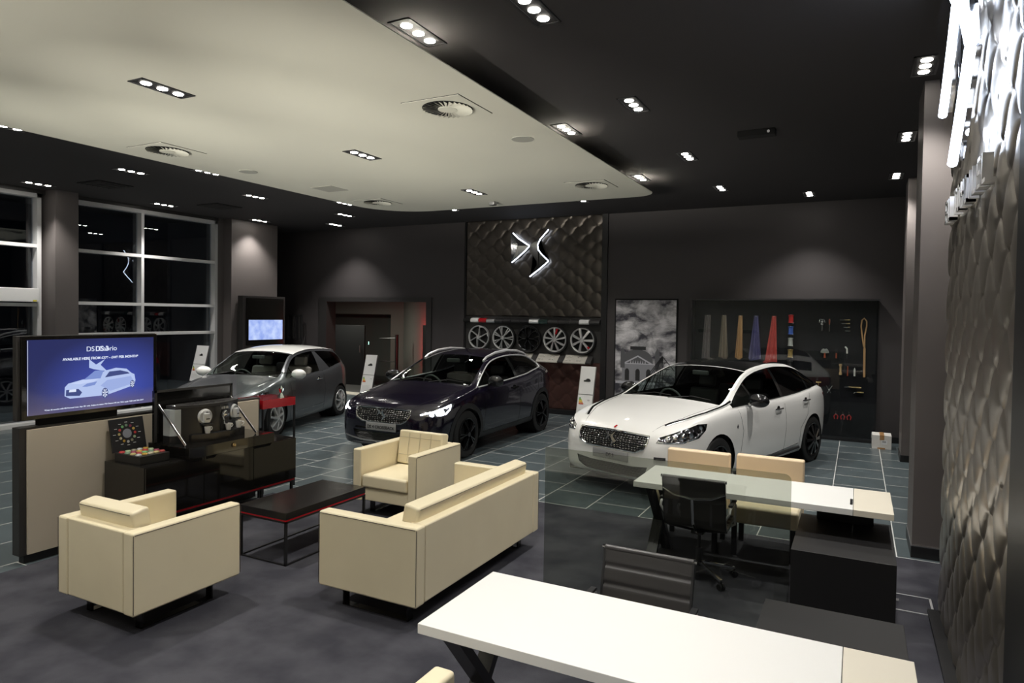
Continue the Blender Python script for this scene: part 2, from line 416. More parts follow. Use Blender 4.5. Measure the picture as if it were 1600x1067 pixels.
# far wall with a wide recess
bm = BM(); box(bm, -17, -13.2, 17.2, 17.4, 2.05, 2.9); box(bm, -13.2, -12.7, 17.2, 17.4, 0, 2.9)
struct('wall_back_room_far', bm, 'inner')
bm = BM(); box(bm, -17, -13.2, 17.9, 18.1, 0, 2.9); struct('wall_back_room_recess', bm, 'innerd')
bm = BM()
prism(bm, [(-12.7, 17.2), (-9.35, 13.9), (-9.2, 13.9), (-12.6, 17.4)], 0, 2.9); struct('wall_back_room_side', bm, 'inner')
bm = BM(); box(bm, -17.2, -17, 13.5, 19, 0, 2.9); box(bm, -9.2, -8.6, 13.5, 13.9, 0, 2.9); struct('wall_back_room_ends', bm, 'inner')
bm = BM(); box(bm, -12.9, -9.1, 13.32, 13.75, 0.0, 0.012); struct('floor_threshold', bm, mat('pale_threshold_stone', (0.5, 0.47, 0.4), 0.5))
d = thing('interior_door', 'tall black door standing half open in the room behind the wall opening', 'door', (-12.5, 15.2, 0))
bm = BM(); box(bm, -1.7, -0.1, 0, 0.05, 0.0, 1.73, 0.005); obj('leaf', bm, 'black', d)
bm = BM(); tube(bm, [(-0.22, -0.06, 0.95), (-0.22, -0.06, 1.15)], 0.012); obj('handle', bm, 'satin', d)
bm = BM(); box(bm, -0.03, 0.02, -0.01, 0.015, 1.18, 1.31, 0.003)
kp = one('access_keypad', bm, 'black', 'small keypad with green lights beside the black door in the back room', 'keypad', mtx=TR(-12.34, 15.1, 0))
for k in range(2):
    bm = BM(); box(bm, -12.36, -12.335, 15.08, 15.089, 1.2+k*0.05, 1.22+k*0.05); obj('indicator_light', bm, mat('green_led', (0,0,0), emit=(0.4, 1, 0.8), es=4), kp)
b = thing('crowd_barrier', 'black post with a stretched rail standing in the room behind the opening', 'barrier', (-11.75, 15.6, 0))
bm = BM(); cyl(bm, (0,0,0), 0.16, 0.03); cyl(bm, (0,0,0.03), 0.05, 1.45, n=14); obj('post', bm, 'black', b)
bm = BM(); tube(bm, [(0,0,1.38), (-0.62,0,1.36)], 0.012); obj('rail', bm, 'dmetal', b)
bm = BM(); tube(bm, [(0,0,0.7), (-0.62,0,0.7)], 0.012); obj('rail', bm, 'dmetal', b)
bm = BM(); box(bm, -0.05, 0.05, -0.3, 0.3, 0, 1.8, 0.01); r1 = one('display_totem', bm, 'black', 'dark slim totem against the red lit wall in the back room', 'totem', mtx=TR(-9.6, 13.98, 0)@RZ(0.8))
ld = bpy.data.lights.new('red_wall_light', 'AREA'); ld.energy = 12; ld.color = (1, 0.02, 0.03); ld.shape = 'RECTANGLE'; ld.size = 0.06; ld.size_y = 1.2
lo = bpy.data.objects.new('red_wall_light', ld); COL.objects.link(lo); lo.location = (-10.35, 14.3, 1.2); lo.rotation_euler = Vector((-0.15, 0.8, 0)).to_track_quat('-Z', 'Y').to_euler()
ld = bpy.data.lights.new('back_room_light', 'AREA'); ld.energy = 60; ld.color = (1, 1, 0.85); ld.size = 0.8
lo = bpy.data.objects.new('back_room_light', ld); COL.objects.link(lo); lo.location = (-13.2, 14.3, 2.55)

# ------------------------------------------------------------------ downlights
def make_downlight(label, loc, group):
    t = thing('ceiling_downlight', label, 'ceiling light', loc, 0, group)
    bm = BM()
    for a, b_, c, d_ in ((-0.095, 0.095, -0.25, -0.235), (-0.095, 0.095, 0.235, 0.25), (-0.095, -0.08, -0.25, 0.25), (0.08, 0.095, -0.25, 0.25)): box(bm, a, b_, c, d_, -0.008, 0.0)
    obj('trim_frame', bm, 'dmetal', t)
    bm = BM(); box(bm, -0.08, 0.08, -0.235, 0.235, -0.003, 0.0); obj('housing', bm, 'matblack', t)
    for k in (-0.15, 0, 0.15):
        bm = BM(); cyl(bm, (0, k, -0.009), 0.042, 0.007, n=18); l_ = obj('lamp', bm, 'lamp', t)
    ld = SPOT; lo = bpy.data.objects.new('lamp_beam', ld); COL.objects.link(lo); lo.parent = t; lo.location = (0, 0, -0.03)
    return t
SPOT = bpy.data.lights.new('downlight_beam', 'SPOT'); SPOT.energy = SPOT_W; SPOT.spot_size = math.radians(SPOT_ANGLE); SPOT.spot_blend = 0.7; SPOT.shadow_soft_size = 0.07; SPOT.color = SPOT_COL
rows = {
 'black ceiling, middle row over the cars': [(-2.03, y, ZC) for y in (1.85, 4.2, 6.5, 8.86, 11.25)],
 'black ceiling, row along the right edge of the cream raft': [(-2.55 if False else -2.75+0.0, y, ZC) for y in ()],
}
ordw = ['nearest', 'second', 'third', 'fourth', 'fifth', 'sixth']
DL = []
def dl_row(where, pts, far='farthest'):
    vis = [p for p in pts if p[3]]
    k = 0
    for x, y, z, v in pts:
        if v:
            nm = far if k == len(vis)-1 and len(vis) > 1 else ordw[k]
            lab = 'triple ceiling downlight %s, %s from camera' % (where, nm) if nm not in (far, 'nearest') else 'triple ceiling downlight %s, the %s one' % (where, nm)
            k += 1
        else: lab = 'unseen triple ceiling downlight outside the view'
        g = 'triple ceiling downlights' if v else 'ceiling downlights behind the viewpoint'
        if not DL: DL.append(make_downlight(lab, (x, y, z), g))
        else: DL.append(dup(DL[0], (x, y, z), 0, lab, g))
dl_row('in the black ceiling over the middle aisle', [(-2.03, y, ZC, True) for y in (4.2, 6.5, 8.86, 11.25)])
dl_row('hugging the right edge of the cream raft', [(-2.98, y, ZC, y > 3) for y in (1.2, 4.18, 7.05, 9.95)])
dl_row('above the columns along the right wall', [(0.44, y, ZC, True) for y in (6.5, 8.9, 11.25)])
dl_row('set in the cream raft', [(-5.36, y, ZR, y > 3) for y in (-1.4, 1.2, 3.78, 6.4, 9.05)])
dl_row('along the left edge of the cream raft', [(-8.85, y, ZC, y > 3) for y in (1.2, 4.24, 6.99, 10.06)])
dl_row('between cream raft and windows', [(-9.9, y, ZC, True) for y in (6.47, 8.84, 11.26)])
dl_row('right in front of the windows', [(-12.42, y, ZC, True) for y in (6.48, 8.8, 11.22)])
dl_row('by the back wall above the opening', [(-11.22, 12.43, ZC, True)])
dl_row('before the quilted back wall', [(-7.3, 11.4, ZC, True), (-4.52, 11.4, ZC, True)])
dl_row('above the glass display case', [(-0.78, 12.33, ZC, True)])
dl_row('x', [(-4.2, -2.2, ZC, False), (-6.8, -2.2, ZC, False), (-6.8, 0.0, ZC, False), (-2.03, -0.5, ZC, False), (-2.03, 1.85, ZC, False), (0.0, 4.3, ZC, False), (-0.6, 0.6, ZC, False)])  # unseen downlights, most added out of view to brighten raft and right panel

# fill lights added out of view to brighten the raft; invented stands and shields
for k, x in enumerate((-3.7, -5.4, -7.1)):
    t = thing('added_fill_light', 'unseen shielded fill light added behind the viewpoint to brighten the raft', 'added light', (x, -1.6, 0.02), 0, 'added fill lights behind the viewpoint')
    bm = BM(); cyl(bm, (0,0,0), 0.16, 0.02); cyl(bm, (0,0,0.02), 0.015, 1.5, n=12); obj('stand', bm, 'black', t)
    bm = BM(); box(bm, -.25, .25, -.12, .35, 1.50, 1.515); box(bm, -.25, .25, .335, .35, 1.515, UPSH); obj('shield', bm, 'black', t)
    bm = BM(); cyl(bm, (0,-0.03,1.52), 0.04, 0.01, n=14); obj('lamp', bm, 'lamp', t)
    for pw, ss, el in ((UP_W, 38, 11), (260, 90, 42)):
     ld = bpy.data.lights.new('added_fill_beam', 'SPOT'); ld.energy = pw; ld.spot_size = math.radians(ss); ld.spot_blend = 1.0; ld.shadow_soft_size = 0.02; ld.color = (1, 0.96, 0.86)
     lo = bpy.data.objects.new('added_fill_beam', ld); COL.objects.link(lo); lo.parent = t; lo.location = (0, 0, 1.56); lo.rotation_euler = Vector((0, math.cos(math.radians(el)), math.sin(math.radians(el)))).to_track_quat('-Z', 'Y').to_euler()

# ------------------------------------------------------------------ ceiling vents, speakers
def make_vent(label, loc):
    t = thing('air_diffuser', label, 'ceiling vent', loc, 0, 'swirl air diffusers in the raft')
    bm = BM(); prism(bm, [(-.3,-.3),(.3,-.3),(.3,.3),(-.3,.3)], -0.006, 0)
    obj('face_plate', bm, 'raft', t)
    bm = BM()
    for a, b_, c, d_ in ((-.306,.306,-.306,-.3),(-.306,.306,.3,.306),(-.306,-.3,-.3,.3),(.3,.306,-.3,.3)): box(bm, a, b_, c, d_, -0.003, 0)
    obj('plate_joint', bm, 'gap', t)
    bm = BM(); cyl(bm, (0,0,-0.0075), 0.235, 0.001, n=40); obj('vent_opening', bm, 'gap', t)
    bm = BM(); n = 30
    for k in range(n):
        a = 2*PI*k/n; vs = []
        for r_, da, z in ((0.085, 0.0, -0.012), (0.232, 0.10, -0.012), (0.232, 0.24, -0.028), (0.085, 0.17, -0.016)):
            vs.append(bm.verts.new((r_*math.cos(a+da), r_*math.sin(a+da), z)))
        bm.faces.new(vs)
    cyl(bm, (0,0,-0.018), 0.088, 0.010, n=24)
    obj('vanes', bm, 'raft', t, smooth=0)
    return t
v0 = make_vent('swirl air diffuser in the cream raft, nearest on its right side', (-3.42, 5.27, ZR))
dup(v0, (-7.38, 5.27, ZR), 0, 'swirl air diffuser in the cream raft, nearest on its left side')
dup(v0, (-3.49, 9.22, ZR), 0, 'swirl air diffuser in the cream raft near its far right corner')
dup(v0, (-7.4, 9.24, ZR), 0, 'swirl air diffuser in the cream raft near its far left corner')
for x, y, lab in ((-3.27, 6.53, 'round flush ceiling speaker on the right side of the raft'), (-7.45, 6.53, 'round flush ceiling speaker on the left side of the raft')):
    bm = BM(); cyl(bm, (0,0,-0.006), 0.12, 0.006, n=32); one('ceiling_speaker', bm, mat('speaker_grille', (0.36, 0.36, 0.32), 0.8), lab, 'speaker', mtx=TR(x, y, ZR))
bm = BM(); box(bm, -.2, .2, -.2, .2, -0.004, 0); one('access_hatch', bm, mat('hatch_paint', (0.40, 0.39, 0.34), 0.8), 'pale square access hatch in the far left of the raft', 'hatch', mtx=TR(-7.3, 7.95, ZR))
bm = BM(); box(bm, -.05, .05, -.05, .05, -0.06, 0, 0.01); one('motion_sensor', bm, 'satin', 'small boxy sensor on the raft near its far edge', 'sensor', mtx=TR(-5.52, 9.94, ZR))
for x, y, lab in ((-11.36, 6.97, 'black slotted ceiling vent before the windows, nearer one'), (-11.49, 9.36, 'black slotted ceiling vent before the windows, farther one')):
    t = thing('ceiling_vent', lab, 'ceiling vent', (x, y, ZC))
    bm = BM(); box(bm, -.3, .3, -.3, .3, -0.012, 0); obj('vent_frame', bm, 'gap', t)
    bm = BM()
    for k in range(6): box(bm, -.26, .26, -.25+k*0.09, -.21+k*0.09, -0.02, -0.012)
    obj('slats', bm, 'ceil', t)
t = thing('ceiling_projector', 'small black device with a white dot on the black ceiling above the white car', 'ceiling device', (-1.06, 7.97, ZC))
bm = BM(); box(bm, -.2, .2, -.07, .07, -0.07, 0, 0.01); obj('body', bm, 'gap', t)
bm = BM(); cyl(bm, (0.13, -0.075, -0.035), 0.015, 0.01, axis='y', n=12); obj('lens', bm, 'whitep', t)
# ================================================================== EMBLEMS AND WALL DISPLAY
def emblem(label, mtx, s=1.0, es=None, lettering=False):
    t = thing('wall_emblem', label, 'sign'); t.matrix_world = mtx
    def sc(p): return [(x*s, z*s) for x, z in p]
    D = [(-.50, .48), (-.44, .455), (-.30, .33), (-.10, .19), (-.03, .185), (-.12, .10), (-.32, -.07), (-.47, -.15)]
    S = [(.40, .505), (.20, .31), (.145, .20), (.165, .09), (.25, -.02), (.405, -.155), (.20, -.315), (-.01, -.47), (.06, -.34), (.14, -.24), (.135, -.15), (.06, -.04), (-.03, .06), (-.03, .185), (.05, .25), (.14, .29)]
    for nm, P in (('letter_d', D), ('letter_s', S)):
        bm = BM()
        P2 = sc(P); cx = sum(p[0] for p in P2)/len(P2); cz = sum(p[1] for p in P2)/len(P2)
        n = len(P2)
        A = [bm.verts.new((x, -0.03*s, z)) for x, z in P2]; B = [bm.verts.new((x, -0.07*s, z)) for x, z in P2]
        for i in range(n): bm.faces.new([A[i], A[(i+1) % n], B[(i+1) % n], B[i]])
        if nm == 'letter_d':
            c = bm.verts.new((cx, -0.115*s, cz))
            for i in range(n): bm.faces.new([B[i], B[(i+1) % n], c])
        else:
            bm.faces.new(B)
        bm.faces.new(A[::-1])
        bmesh.ops.triangulate(bm, faces=[f for f in bm.faces if len(f.verts) > 4])
        obj(nm, bm, 'chrome', t, smooth=0)
    led = M['led'] if es is None else mat('bright_white_led', (0, 0, 0), 0.5, emit=(0.72, 0.82, 1.0), es=es)
    for P in ([(-.44, .475), (-.30, .35), (-.04, .185)], [(-.04, .175), (-.14, .08), (-.30, -.05), (-.46, -.165)],
              [(.41, .515), (.215, .315), (.158, .20), (.178, .09), (.26, -.01), (.415, -.15)], [(.415, -.16), (.21, -.32), (-.02, -.48)]):
        bm = BM(); tube(bm, [(x*s, -0.068*s, z*s) for x, z in P], (0.011 if es is None else 0.018)*s, n=8); obj('light_edge', bm, led, t)
    return t
emblem('small glowing chrome emblem high on the quilted back wall', TR(-6.32, YB-0.03, 3.41), 1.0)
EG = emblem('large glowing emblem on the tall quilted panel at the right', TR(0.535, 4.42, 3.62) @ RZ(-PI/2), 1.35, es=14)
# halo lamps between the emblem and the panel
for x, z in ((.40, .48), (.20, .20), (.36, -.12), (.10, -.40), (-.30, .30), (-.30, -.02)):
    pl_ = bpy.data.lights.new('halo_lamp', 'POINT'); pl_.energy = 3.0; pl_.color = (0.72, 0.8, 1.0); pl_.shadow_soft_size = 0.03
    po = bpy.data.objects.new('halo_lamp', pl_); COL.objects.link(po); po.parent = EG; po.location = (x*1.35, -0.03, z*1.35)

# chrome lettering strip under the big emblem
t = thing('chrome_lettering', 'row of raised chrome letters under the large glowing emblem', 'sign', (0.545, 3.72, 2.755))
random.seed(3)
shapes = {'o': [((0,0),(1,0)),((1,0),(1,1)),((1,1),(0,1)),((0,1),(0,0))], 'i': [((.5,0),(.5,1))], 'l': [((0,0),(0,1)),((0,0),(1,0))],
          'e': [((0,0),(0,1)),((0,0),(1,0)),((0,.5),(.8,.5)),((0,1),(1,1))], 't': [((.5,0),(.5,1)),((0,1),(1,1))], 'u': [((0,1),(0,0)),((0,0),(1,0)),((1,0),(1,1))], 'h': [((0,0),(0,1)),((1,0),(1,1)),((0,.5),(1,.5))]}
y = 1.62
for ch in 'eu tohoilel':
    if ch != ' ':
        bm = BM()
        for (a, b_), (c, d_) in shapes[ch]:
            y0, y1 = y - a*0.085, y - c*0.085
            box(bm, -0.045, 0.0, min(y0, y1)-0.010, max(y0, y1)+0.010, min(b_, d_)*0.13-0.010, max(b_, d_)*0.13+0.010)
        obj('letter', bm, 'bright', t, smooth=0)
    y -= 0.15

# --------------------------------------------------------------- wheels
def spokes(bm, R, n, kind, mtx=None):
    """kind: 'blade' slanted, 'twin', 'y', 'five'"""
    h0, hr = R*0.17, R*0.93
    for k in range(n):
        a = 2*PI*k/n
        def pt(r, da, off=0.0):
            an = a+da; return (r*math.cos(an)-off*math.sin(an), r*math.sin(an)+off*math.cos(an))
        polys = []
        if kind == 'blade': polys = [[pt(h0*.9, 0, -R*.045), pt(h0*.9, 0, R*.045), pt(hr, .26, R*.02), pt(hr, .26, -R*.12), pt(hr*.75, .14, -R*.05)]]
        elif kind == 'swirl': polys = [[pt(h0*.9, 0, -R*.05), pt(h0*.9, 0, R*.03), pt(hr, .42, R*.015), pt(hr, .42, -R*.045)], [pt(hr, .42, R*.02), pt(hr, .10, 0), pt(hr*.96, .10, 0), pt(hr*.93, .40, 0)]]
        elif kind == 'twin': polys = [[pt(h0, -.12, 0), pt(h0, .05, 0), pt(hr, .17, 0), pt(hr, .07, 0)], [pt(h0, -.05, 0), pt(h0, .12, 0), pt(hr, -.07, 0), pt(hr, -.17, 0)]]
        elif kind == 'y': polys = [[pt(h0, 0, -R*.05), pt(h0, 0, R*.05), pt(R*.55, 0, R*.05), pt(R*.55, 0, -R*.05)], [pt(R*.52, .0, -.0), pt(R*.55, .10), pt(hr, .30), pt(hr, .18)], [pt(R*.52, 0), pt(hr, -.18), pt(hr, -.30), pt(R*.55, -.10)]]
        else: polys = [[pt(h0, 0, -R*.07), pt(h0, 0, R*.07), pt(hr, 0, R*.10), pt(hr, 0, -R*.10)]]
        for P in polys:
            m_ = len(P); A = [bm.verts.new((x, 0.012 + 0.03*(1-math.hypot(x, z)/R), z)) for x, z in P]; B = [bm.verts.new((x, -0.02, z)) for x, z in P]
            bm.faces.new(A); bm.faces.new(B[::-1])
            for i in range(m_): bm.faces.new([A[i], A[(i+1) % m_], B[(i+1) % m_], B[i]])

def rim_bm(R, kind='blade', n=8, w=0.10):
    """axis y, outer face at +y around 0"""
    bm = BM()
    lathe(bm, [(R*.90, -w), (R*.90, -0.01), (R*.94, 0.004), (R, 0.008), (R*1.01, 0), (R*1.0, -w)], axis='y', n=40)
    spokes(bm, R, n, kind)
    cyl(bm, (0, -0.02, 0), R*0.19, 0.055, axis='y', n=20, r2=R*0.15)
    return bm

def wheel(parent, R, Rr, width, loc, side, rimmat, kind, n, tyre=True, faceplate=None):
    """side +1: outer face +y"""
    w = BM()
    prof = [(Rr*.97, -width), (R*.93, -width), (R, -width*.85), (R, -width*.15), (R*.97, -0.012), (R*.90, 0.0), (Rr*1.0, -0.006), (Rr*.97, -0.03)]
    lathe(w, prof, axis='y', n=44)
    for k in range(60):     # tread blocks
        a = 2*PI*k/60
        box(w, -0.004, 0.004, -width*.84, -width*.16, R-0.004, R+0.0045, mtx=RY(a))
    fl = Matrix.Scale(-1, 4, (0, 1, 0)) if side < 0 else Matrix.Identity(4)
    o = obj('wheel', w, 'tyre', parent, mtx=TR(*loc) @ fl)
    r = obj('rim', rim_bm(Rr*.98, kind, n, width*.8), rimmat, o, mtx=TR(*loc) @ fl)
    d = BM(); cyl(d, (0, -width*.7, 0), Rr*.6, 0.02, axis='y', n=28); obj('brake_disc', d, 'dmetal', o, mtx=TR(*loc) @ fl)
    return o

kinds = [('swirl', 6, 'rim', 'diamond cut alloy wheel with slanted thin spokes, leftmost on the back wall'),
         ('twin', 7, 'rim', 'silver alloy wheel with paired spokes, second from the left on the back wall'),
         ('y', 6, 'rimblack', 'black alloy wheel with bright notched rim, middle one on the back wall'),
         ('blade', 9, 'rim', 'silver alloy wheel with many blades and one red accent, fourth on the back wall'),
         ('five', 7, 'rim', 'two tone alloy wheel with seven spokes and red tip, rightmost on the back wall')]
for k, (kd, n, mt, lab) in enumerate(kinds):
    x = -7.605 + k*0.6235
    t = thing('alloy_wheel', lab, 'wheel', (x, YB-0.085, 1.585), 0, 'alloy wheels on the back wall')
    fl = RX(0) @ Matrix.Scale(-1, 4, (0, 1, 0))
    obj('rim', rim_bm(0.262, kd, n, 0.07), mt, t, mtx=fl)
    bm = BM(); cyl(bm, (0, 0.04, 0), 0.24, 0.01, axis='y', n=36); obj('backing_disc', bm, 'gap', t)
    if k in (1, 2, 3, 4):
        bm = BM(); lathe(bm, [(0.268, 0.05), (0.268, -0.0), (0.29, -0.008), (0.295, 0.01), (0.295, 0.05)], axis='y', n=40); obj('tyre', bm, 'tyre', t)
    if k == 2:
        bm = BM()
        for j in range(12):
            a = 2*PI*j/12; lathe(bm, [(0.245, -0.012), (0.262, -0.012)], axis='y', n=4, arc=(a, a+0.3))
        obj('bright_rim_edge', bm, 'chrome', t)
        bm = BM(); cyl(bm, (0, -0.035, 0), 0.035, 0.01, axis='y', n=16); obj('centre_cap', bm, 'whitep', t)
    if k in (3, 4):
        a = (1.25, -0.75)[k-3]; bm = BM(); box(bm, 0.12 if k == 3 else 0.19, 0.24, -0.045, -0.03, -0.018, 0.018, 0.004, mtx=RY(-a)); obj('red_accent', bm, 'red', t)

# --------------------------------------------------------------- colour swatches above the wheels
sw = ['gap', 'whitep', 'red', 'satin', 'dmetal', 'matblack', 'matblack', 'matblack', 'rim', 'dgreen', 'frame', 'frame', 'frame', 'whitep', 'frame']
M['dgreen'] = mat('dark_green_paint', (0.01, 0.04, 0.035), 0.2, coat=1)
names = {'gap': 'black', 'whitep': 'white', 'red': 'bright red', 'satin': 'silver', 'dmetal': 'dark metallic', 'matblack': 'black', 'rim': 'pale silver', 'dgreen': 'dark green', 'frame': 'charcoal'}
pos = [-7.99+i*0.2155 for i in range(13)] + [-5.13, -4.9]
pos = [-8.0, -7.81, -7.595, -7.41, -7.2, -6.98, -6.765, -6.55, -6.34, -6.12, -5.905, -5.60, -5.3, -4.96, -4.74]
pos = [-8.0, -7.81, -7.60, -7.40, -7.19, -6.99, -6.79, -6.56, -6.34, -6.11, -5.90, -5.66, -5.40, -4.96-0.0, -4.73]
ordn = ['leftmost', 'second from the left', 'third from the left', 'fourth from the left', 'fifth from the left', 'sixth from the left', 'seventh from the left', 'eighth from the left', 'ninth from the left', 'tenth from the left', 'eleventh from the left', 'twelfth from the left', 'thirteenth from the left', 'second from the right', 'rightmost']
for k, x in enumerate(pos):
    x0 = x; x1 = pos[k+1]-0.008 if k+1 < len(pos) else None
    if k == 12: x1 = -5.19
    if k == 13: x0, x1 = -5.18, -4.965
    if k == 14: x0, x1 = -4.955, -4.73
    bm = BM()
    # small car-body shaped sample block: curved top
    prof = [(YB+0.0, 0), (YB-0.10, 0), (YB-0.115, 0.03), (YB-0.10, 0.075), (YB-0.06, 0.095), (YB+0.0, 0.10)]
    A = [bm.verts.new((x0, y, z)) for y, z in prof]; B = [bm.verts.new((x1, y, z)) for y, z in prof]; n = len(prof)
    bm.faces.new(A); bm.faces.new(B[::-1])
    for i in range(n): bm.faces.new([A[i], B[i], B[(i+1) % n], A[(i+1) % n]])
    one('colour_sample', bm, sw[k], '%s paint sample block above the alloy wheels, %s in the strip' % (names[sw[k]], ordn[k]), 'paint sample', 'paint samples above the wheels', mtx=TR(0, 0, 1.92), smooth=20)
# sloping brochure boards
for k, (x0, x1, xb) in enumerate(((-6.75, -6.26, -6.14), (-6.12, -5.63, -5.50), (-5.49, -5.0, -4.88))):
    w = ('leftmost, just above the dark purple car', 'middle one of three', 'rightmost of three')[k]
    t = thing('sample_tray', 'sloping pale sample tray under the alloy wheels, ' + w, 'display tray', (0, 0, 0), 0, 'sample trays under the wheels')
    bm = BM(); prism(bm, [(YB-0.02, 1.27), (YB-0.20, 1.12), (YB-0.20, 1.10), (YB-0.02, 1.10)], x0, x1, 'x'); obj('tray', bm, mat('pale_tray', (0.45, 0.43, 0.38), 0.5), t)
    bm = BM(); prism(bm, [(YB-0.02, 1.26), (YB-0.18, 1.13), (YB-0.18, 1.10), (YB-0.02, 1.10)], x1, xb, 'x'); obj('end_block', bm, 'frame', t)
    for j in range(2):
        for i in range(2):
            bm = BM(); cx = x0+0.10+i*0.24; cy = YB-0.08-j*0.075; cz = 1.27-(0.06+j*0.075)*0.833+0.012
            for q in (-0.03, 0.03): box(bm, cx+q*1.2-0.018, cx+q*1.2+0.018, cy-0.012, cy+0.012, cz-0.006, cz+0.008, 0.003)
            obj('badge', bm, 'cup', t)
bm = BM(); box(bm, -8.0, -4.72, YB+0.01, YB+0.02, 1.12, 2.06); one('display_board', bm, 'frame', 'dark wall board carrying the five alloy wheels', 'board')

# --------------------------------------------------------------- poster
t = thing('wall_poster', 'tall black and white cityscape print in a black frame left of the glass case', 'poster', (-3.785, YB-0.03, 1.26))
bm = BM(); box(bm, -0.64, 0.64, 0, 0.03, -1.2, 1.2); obj('frame', bm, 'gap', t)
def m_clouds():
    m = mat('cloud_print', (0.3, 0.3, 0.3), 0.45); nt = m.node_tree; b_ = nt.nodes['Principled BSDF']
    tc = nt.nodes.new('ShaderNodeTexCoord'); mp = nt.nodes.new('ShaderNodeMapping'); mp.inputs['Scale'].default_value = (1.5, 1, 2.6); nt.links.new(tc.outputs['Object'], mp.inputs[0])
    n = nt.nodes.new('ShaderNodeTexNoise'); n.inputs['Scale'].default_value = 1.3; n.inputs['Detail'].default_value = 7; n.inputs['Roughness'].default_value = 0.62; n.inputs['Distortion'].default_value = 0.35; nt.links.new(mp.outputs[0], n.inputs['Vector'])
    cr = nt.nodes.new('ShaderNodeValToRGB'); e = cr.color_ramp.elements; e[0].position = 0.40; e[0].color = (0.05, 0.048, 0.062, 1); e[1].position = 0.62; e[1].color = (0.8, 0.78, 0.8, 1)
    nt.links.new(n.outputs[0], cr.inputs[0]); nt.links.new(cr.outputs[0], b_.inputs['Base Color']); return m
bm = BM(); box(bm, -0.615, 0.615, -0.004, 0, -1.17, 1.17); obj('print', bm, m_clouds(), t, smooth=0)
gy = [mat('print_grey_%d' % i, (v, v, v*1.08), 0.5) for i, v in enumerate((0.03, 0.12, 0.3, 0.55))]
def flat(nm, P, m_, y): 
    bm = BM(); prism(bm, P, y, y-0.001, 'y'); return obj(nm, bm, m_, t, smooth=0)
dome = [(-0.47, -0.12)] + [(-0.15+0.32*math.cos(PI-a*PI/12), -0.12+0.30*math.sin(a*PI/12)**0.7) for a in range(0, 13)] + [(0.18, -0.12)]
flat('printed_dome', dome, gy[1], -0.005); 
flat('printed_facade', [(-0.47, -1.17), (0.2, -1.17), (0.2, -0.12), (-0.47, -0.12)], gy[2], -0.0052)
flat('printed_balustrade', [(-0.30, 0.17), (0.02, 0.17), (0.02, 0.24), (-0.30, 0.24)], gy[0], -0.0056)
flat('printed_gable', [(-0.48, -0.12), (0.2, -0.12), (-0.14, 0.06)], gy[3], -0.006)
flat('printed_gable_inner', [(-0.38, -0.10), (0.10, -0.10), (-0.14, 0.03)], gy[1], -0.0075)
for k in range(7): flat('printed_figure', [(-0.30+k*0.05, -0.10), (-0.275+k*0.05, -0.10), (-0.285+k*0.05, -0.04-abs(3-k)*-0.004)], gy[3], -0.009)
for k in range(3):
    cx = -0.36+k*0.22; flat('printed_window', [(cx-0.045, -0.45)] + [(cx+0.045*math.cos(PI-a*PI/8), -0.27+0.06*math.sin(a*PI/8)) for a in range(9)] + [(cx+0.045, -0.45)], gy[0], -0.009)
for x in (-0.5, 0.21): flat('printed_turret', [(x, -0.2), (x+0.09, -0.2), (x+0.09, 0.12), (x+0.045, 0.22), (x, 0.12)], gy[1], -0.0085)
flat('printed_cornice', [(-0.6, -0.52), (0.22, -0.52), (0.22, -0.47), (-0.6, -0.47)], gy[3], -0.0095)
bm = BM()
for k in range(7):
    f_ = k/6; x = 0.02+f_*0.6
    tube(bm, [(x-0.25, -0.0115, -0.75), (0.36+(x-0.36)*0.02, -0.0115, 0.06)], 0.006, n=4)
for k in range(6):
    z = 0.06-0.13*(k+1); wd_ = 0.045+0.052*(k+1); tube(bm, [(0.36-wd_*1.15, -0.0115, z), (min(0.36+wd_, 0.6), -0.0115, z+0.01)], 0.005, n=4)
for k in range(5): tube(bm, [(0.36+k*0.05, -0.0115, 0.06-k*0.12), (0.05+k*0.09, -0.0115, -0.72)], 0.004, n=4)
tube(bm, [(0.36, -0.0115, 0.06), (0.6, -0.0115, -0.22)], 0.007, n=4)
obj('printed_lattice', bm, gy[0], t)
# ================================================================== GLASS DISPLAY CASE
t = thing('display_case', 'wide black glass fronted display case behind the white car', 'display case', (0, 0, 0))
bm = BM(); box(bm, -2.81, 0.30, 13.14, 13.19, 0.0, 2.46); obj('back_board', bm, mat('case_back_board', (0.008, 0.008, 0.010), 0.7, spec=0.2), t)
bm = BM(); box(bm, -2.81, 0.32, 12.93, 13.14, 0.0, 0.045); box(bm, -2.81, 0.32, 12.93, 13.14, 2.43, 2.46); box(bm, -2.83, -2.81, 12.93, 13.19, 0, 2.46); obj('frame', bm, 'black', t)
bm = BM(); box(bm, -2.81, -0.79, 12.94, 12.948, 0.045, 2.43); obj('glass_pane', bm, 'glasscase', t, smooth=0)
bm = BM(); box(bm, -0.79, 0.30, 12.95, 12.958, 0.045, 2.43); obj('glass_pane', bm, 'glasscase', t, smooth=0)
bm = BM(); box(bm, 0.300, 0.308, 12.93, 13.19, 0.045, 2.43); obj('glass_pane', bm, 'glasscase', t, smooth=0)
bm = BM(); box(bm, 0.24, 0.262, 12.925, 12.94, 0.10, 0.18); obj('lock', bm, 'satin', t)
cols = [((0.13, 0.11, 0.105), 'grey brown'), ((0.17, 0.135, 0.095), 'olive taupe'), ((0.42, 0.24, 0.11), 'tan'), ((0.07, 0.065, 0.16), 'navy blue'), ((0.45, 0.06, 0.05), 'red')]
lb = [(-2.646, -2.495), (-2.336, -2.155), (-2.038, -1.897), (-1.798, -1.569), (-1.506, -1.297)]
lt = [(-2.598, -2.488), (-2.283, -2.205), (-1.984, -1.914), (-1.711, -1.636), (-1.4, -1.326)]
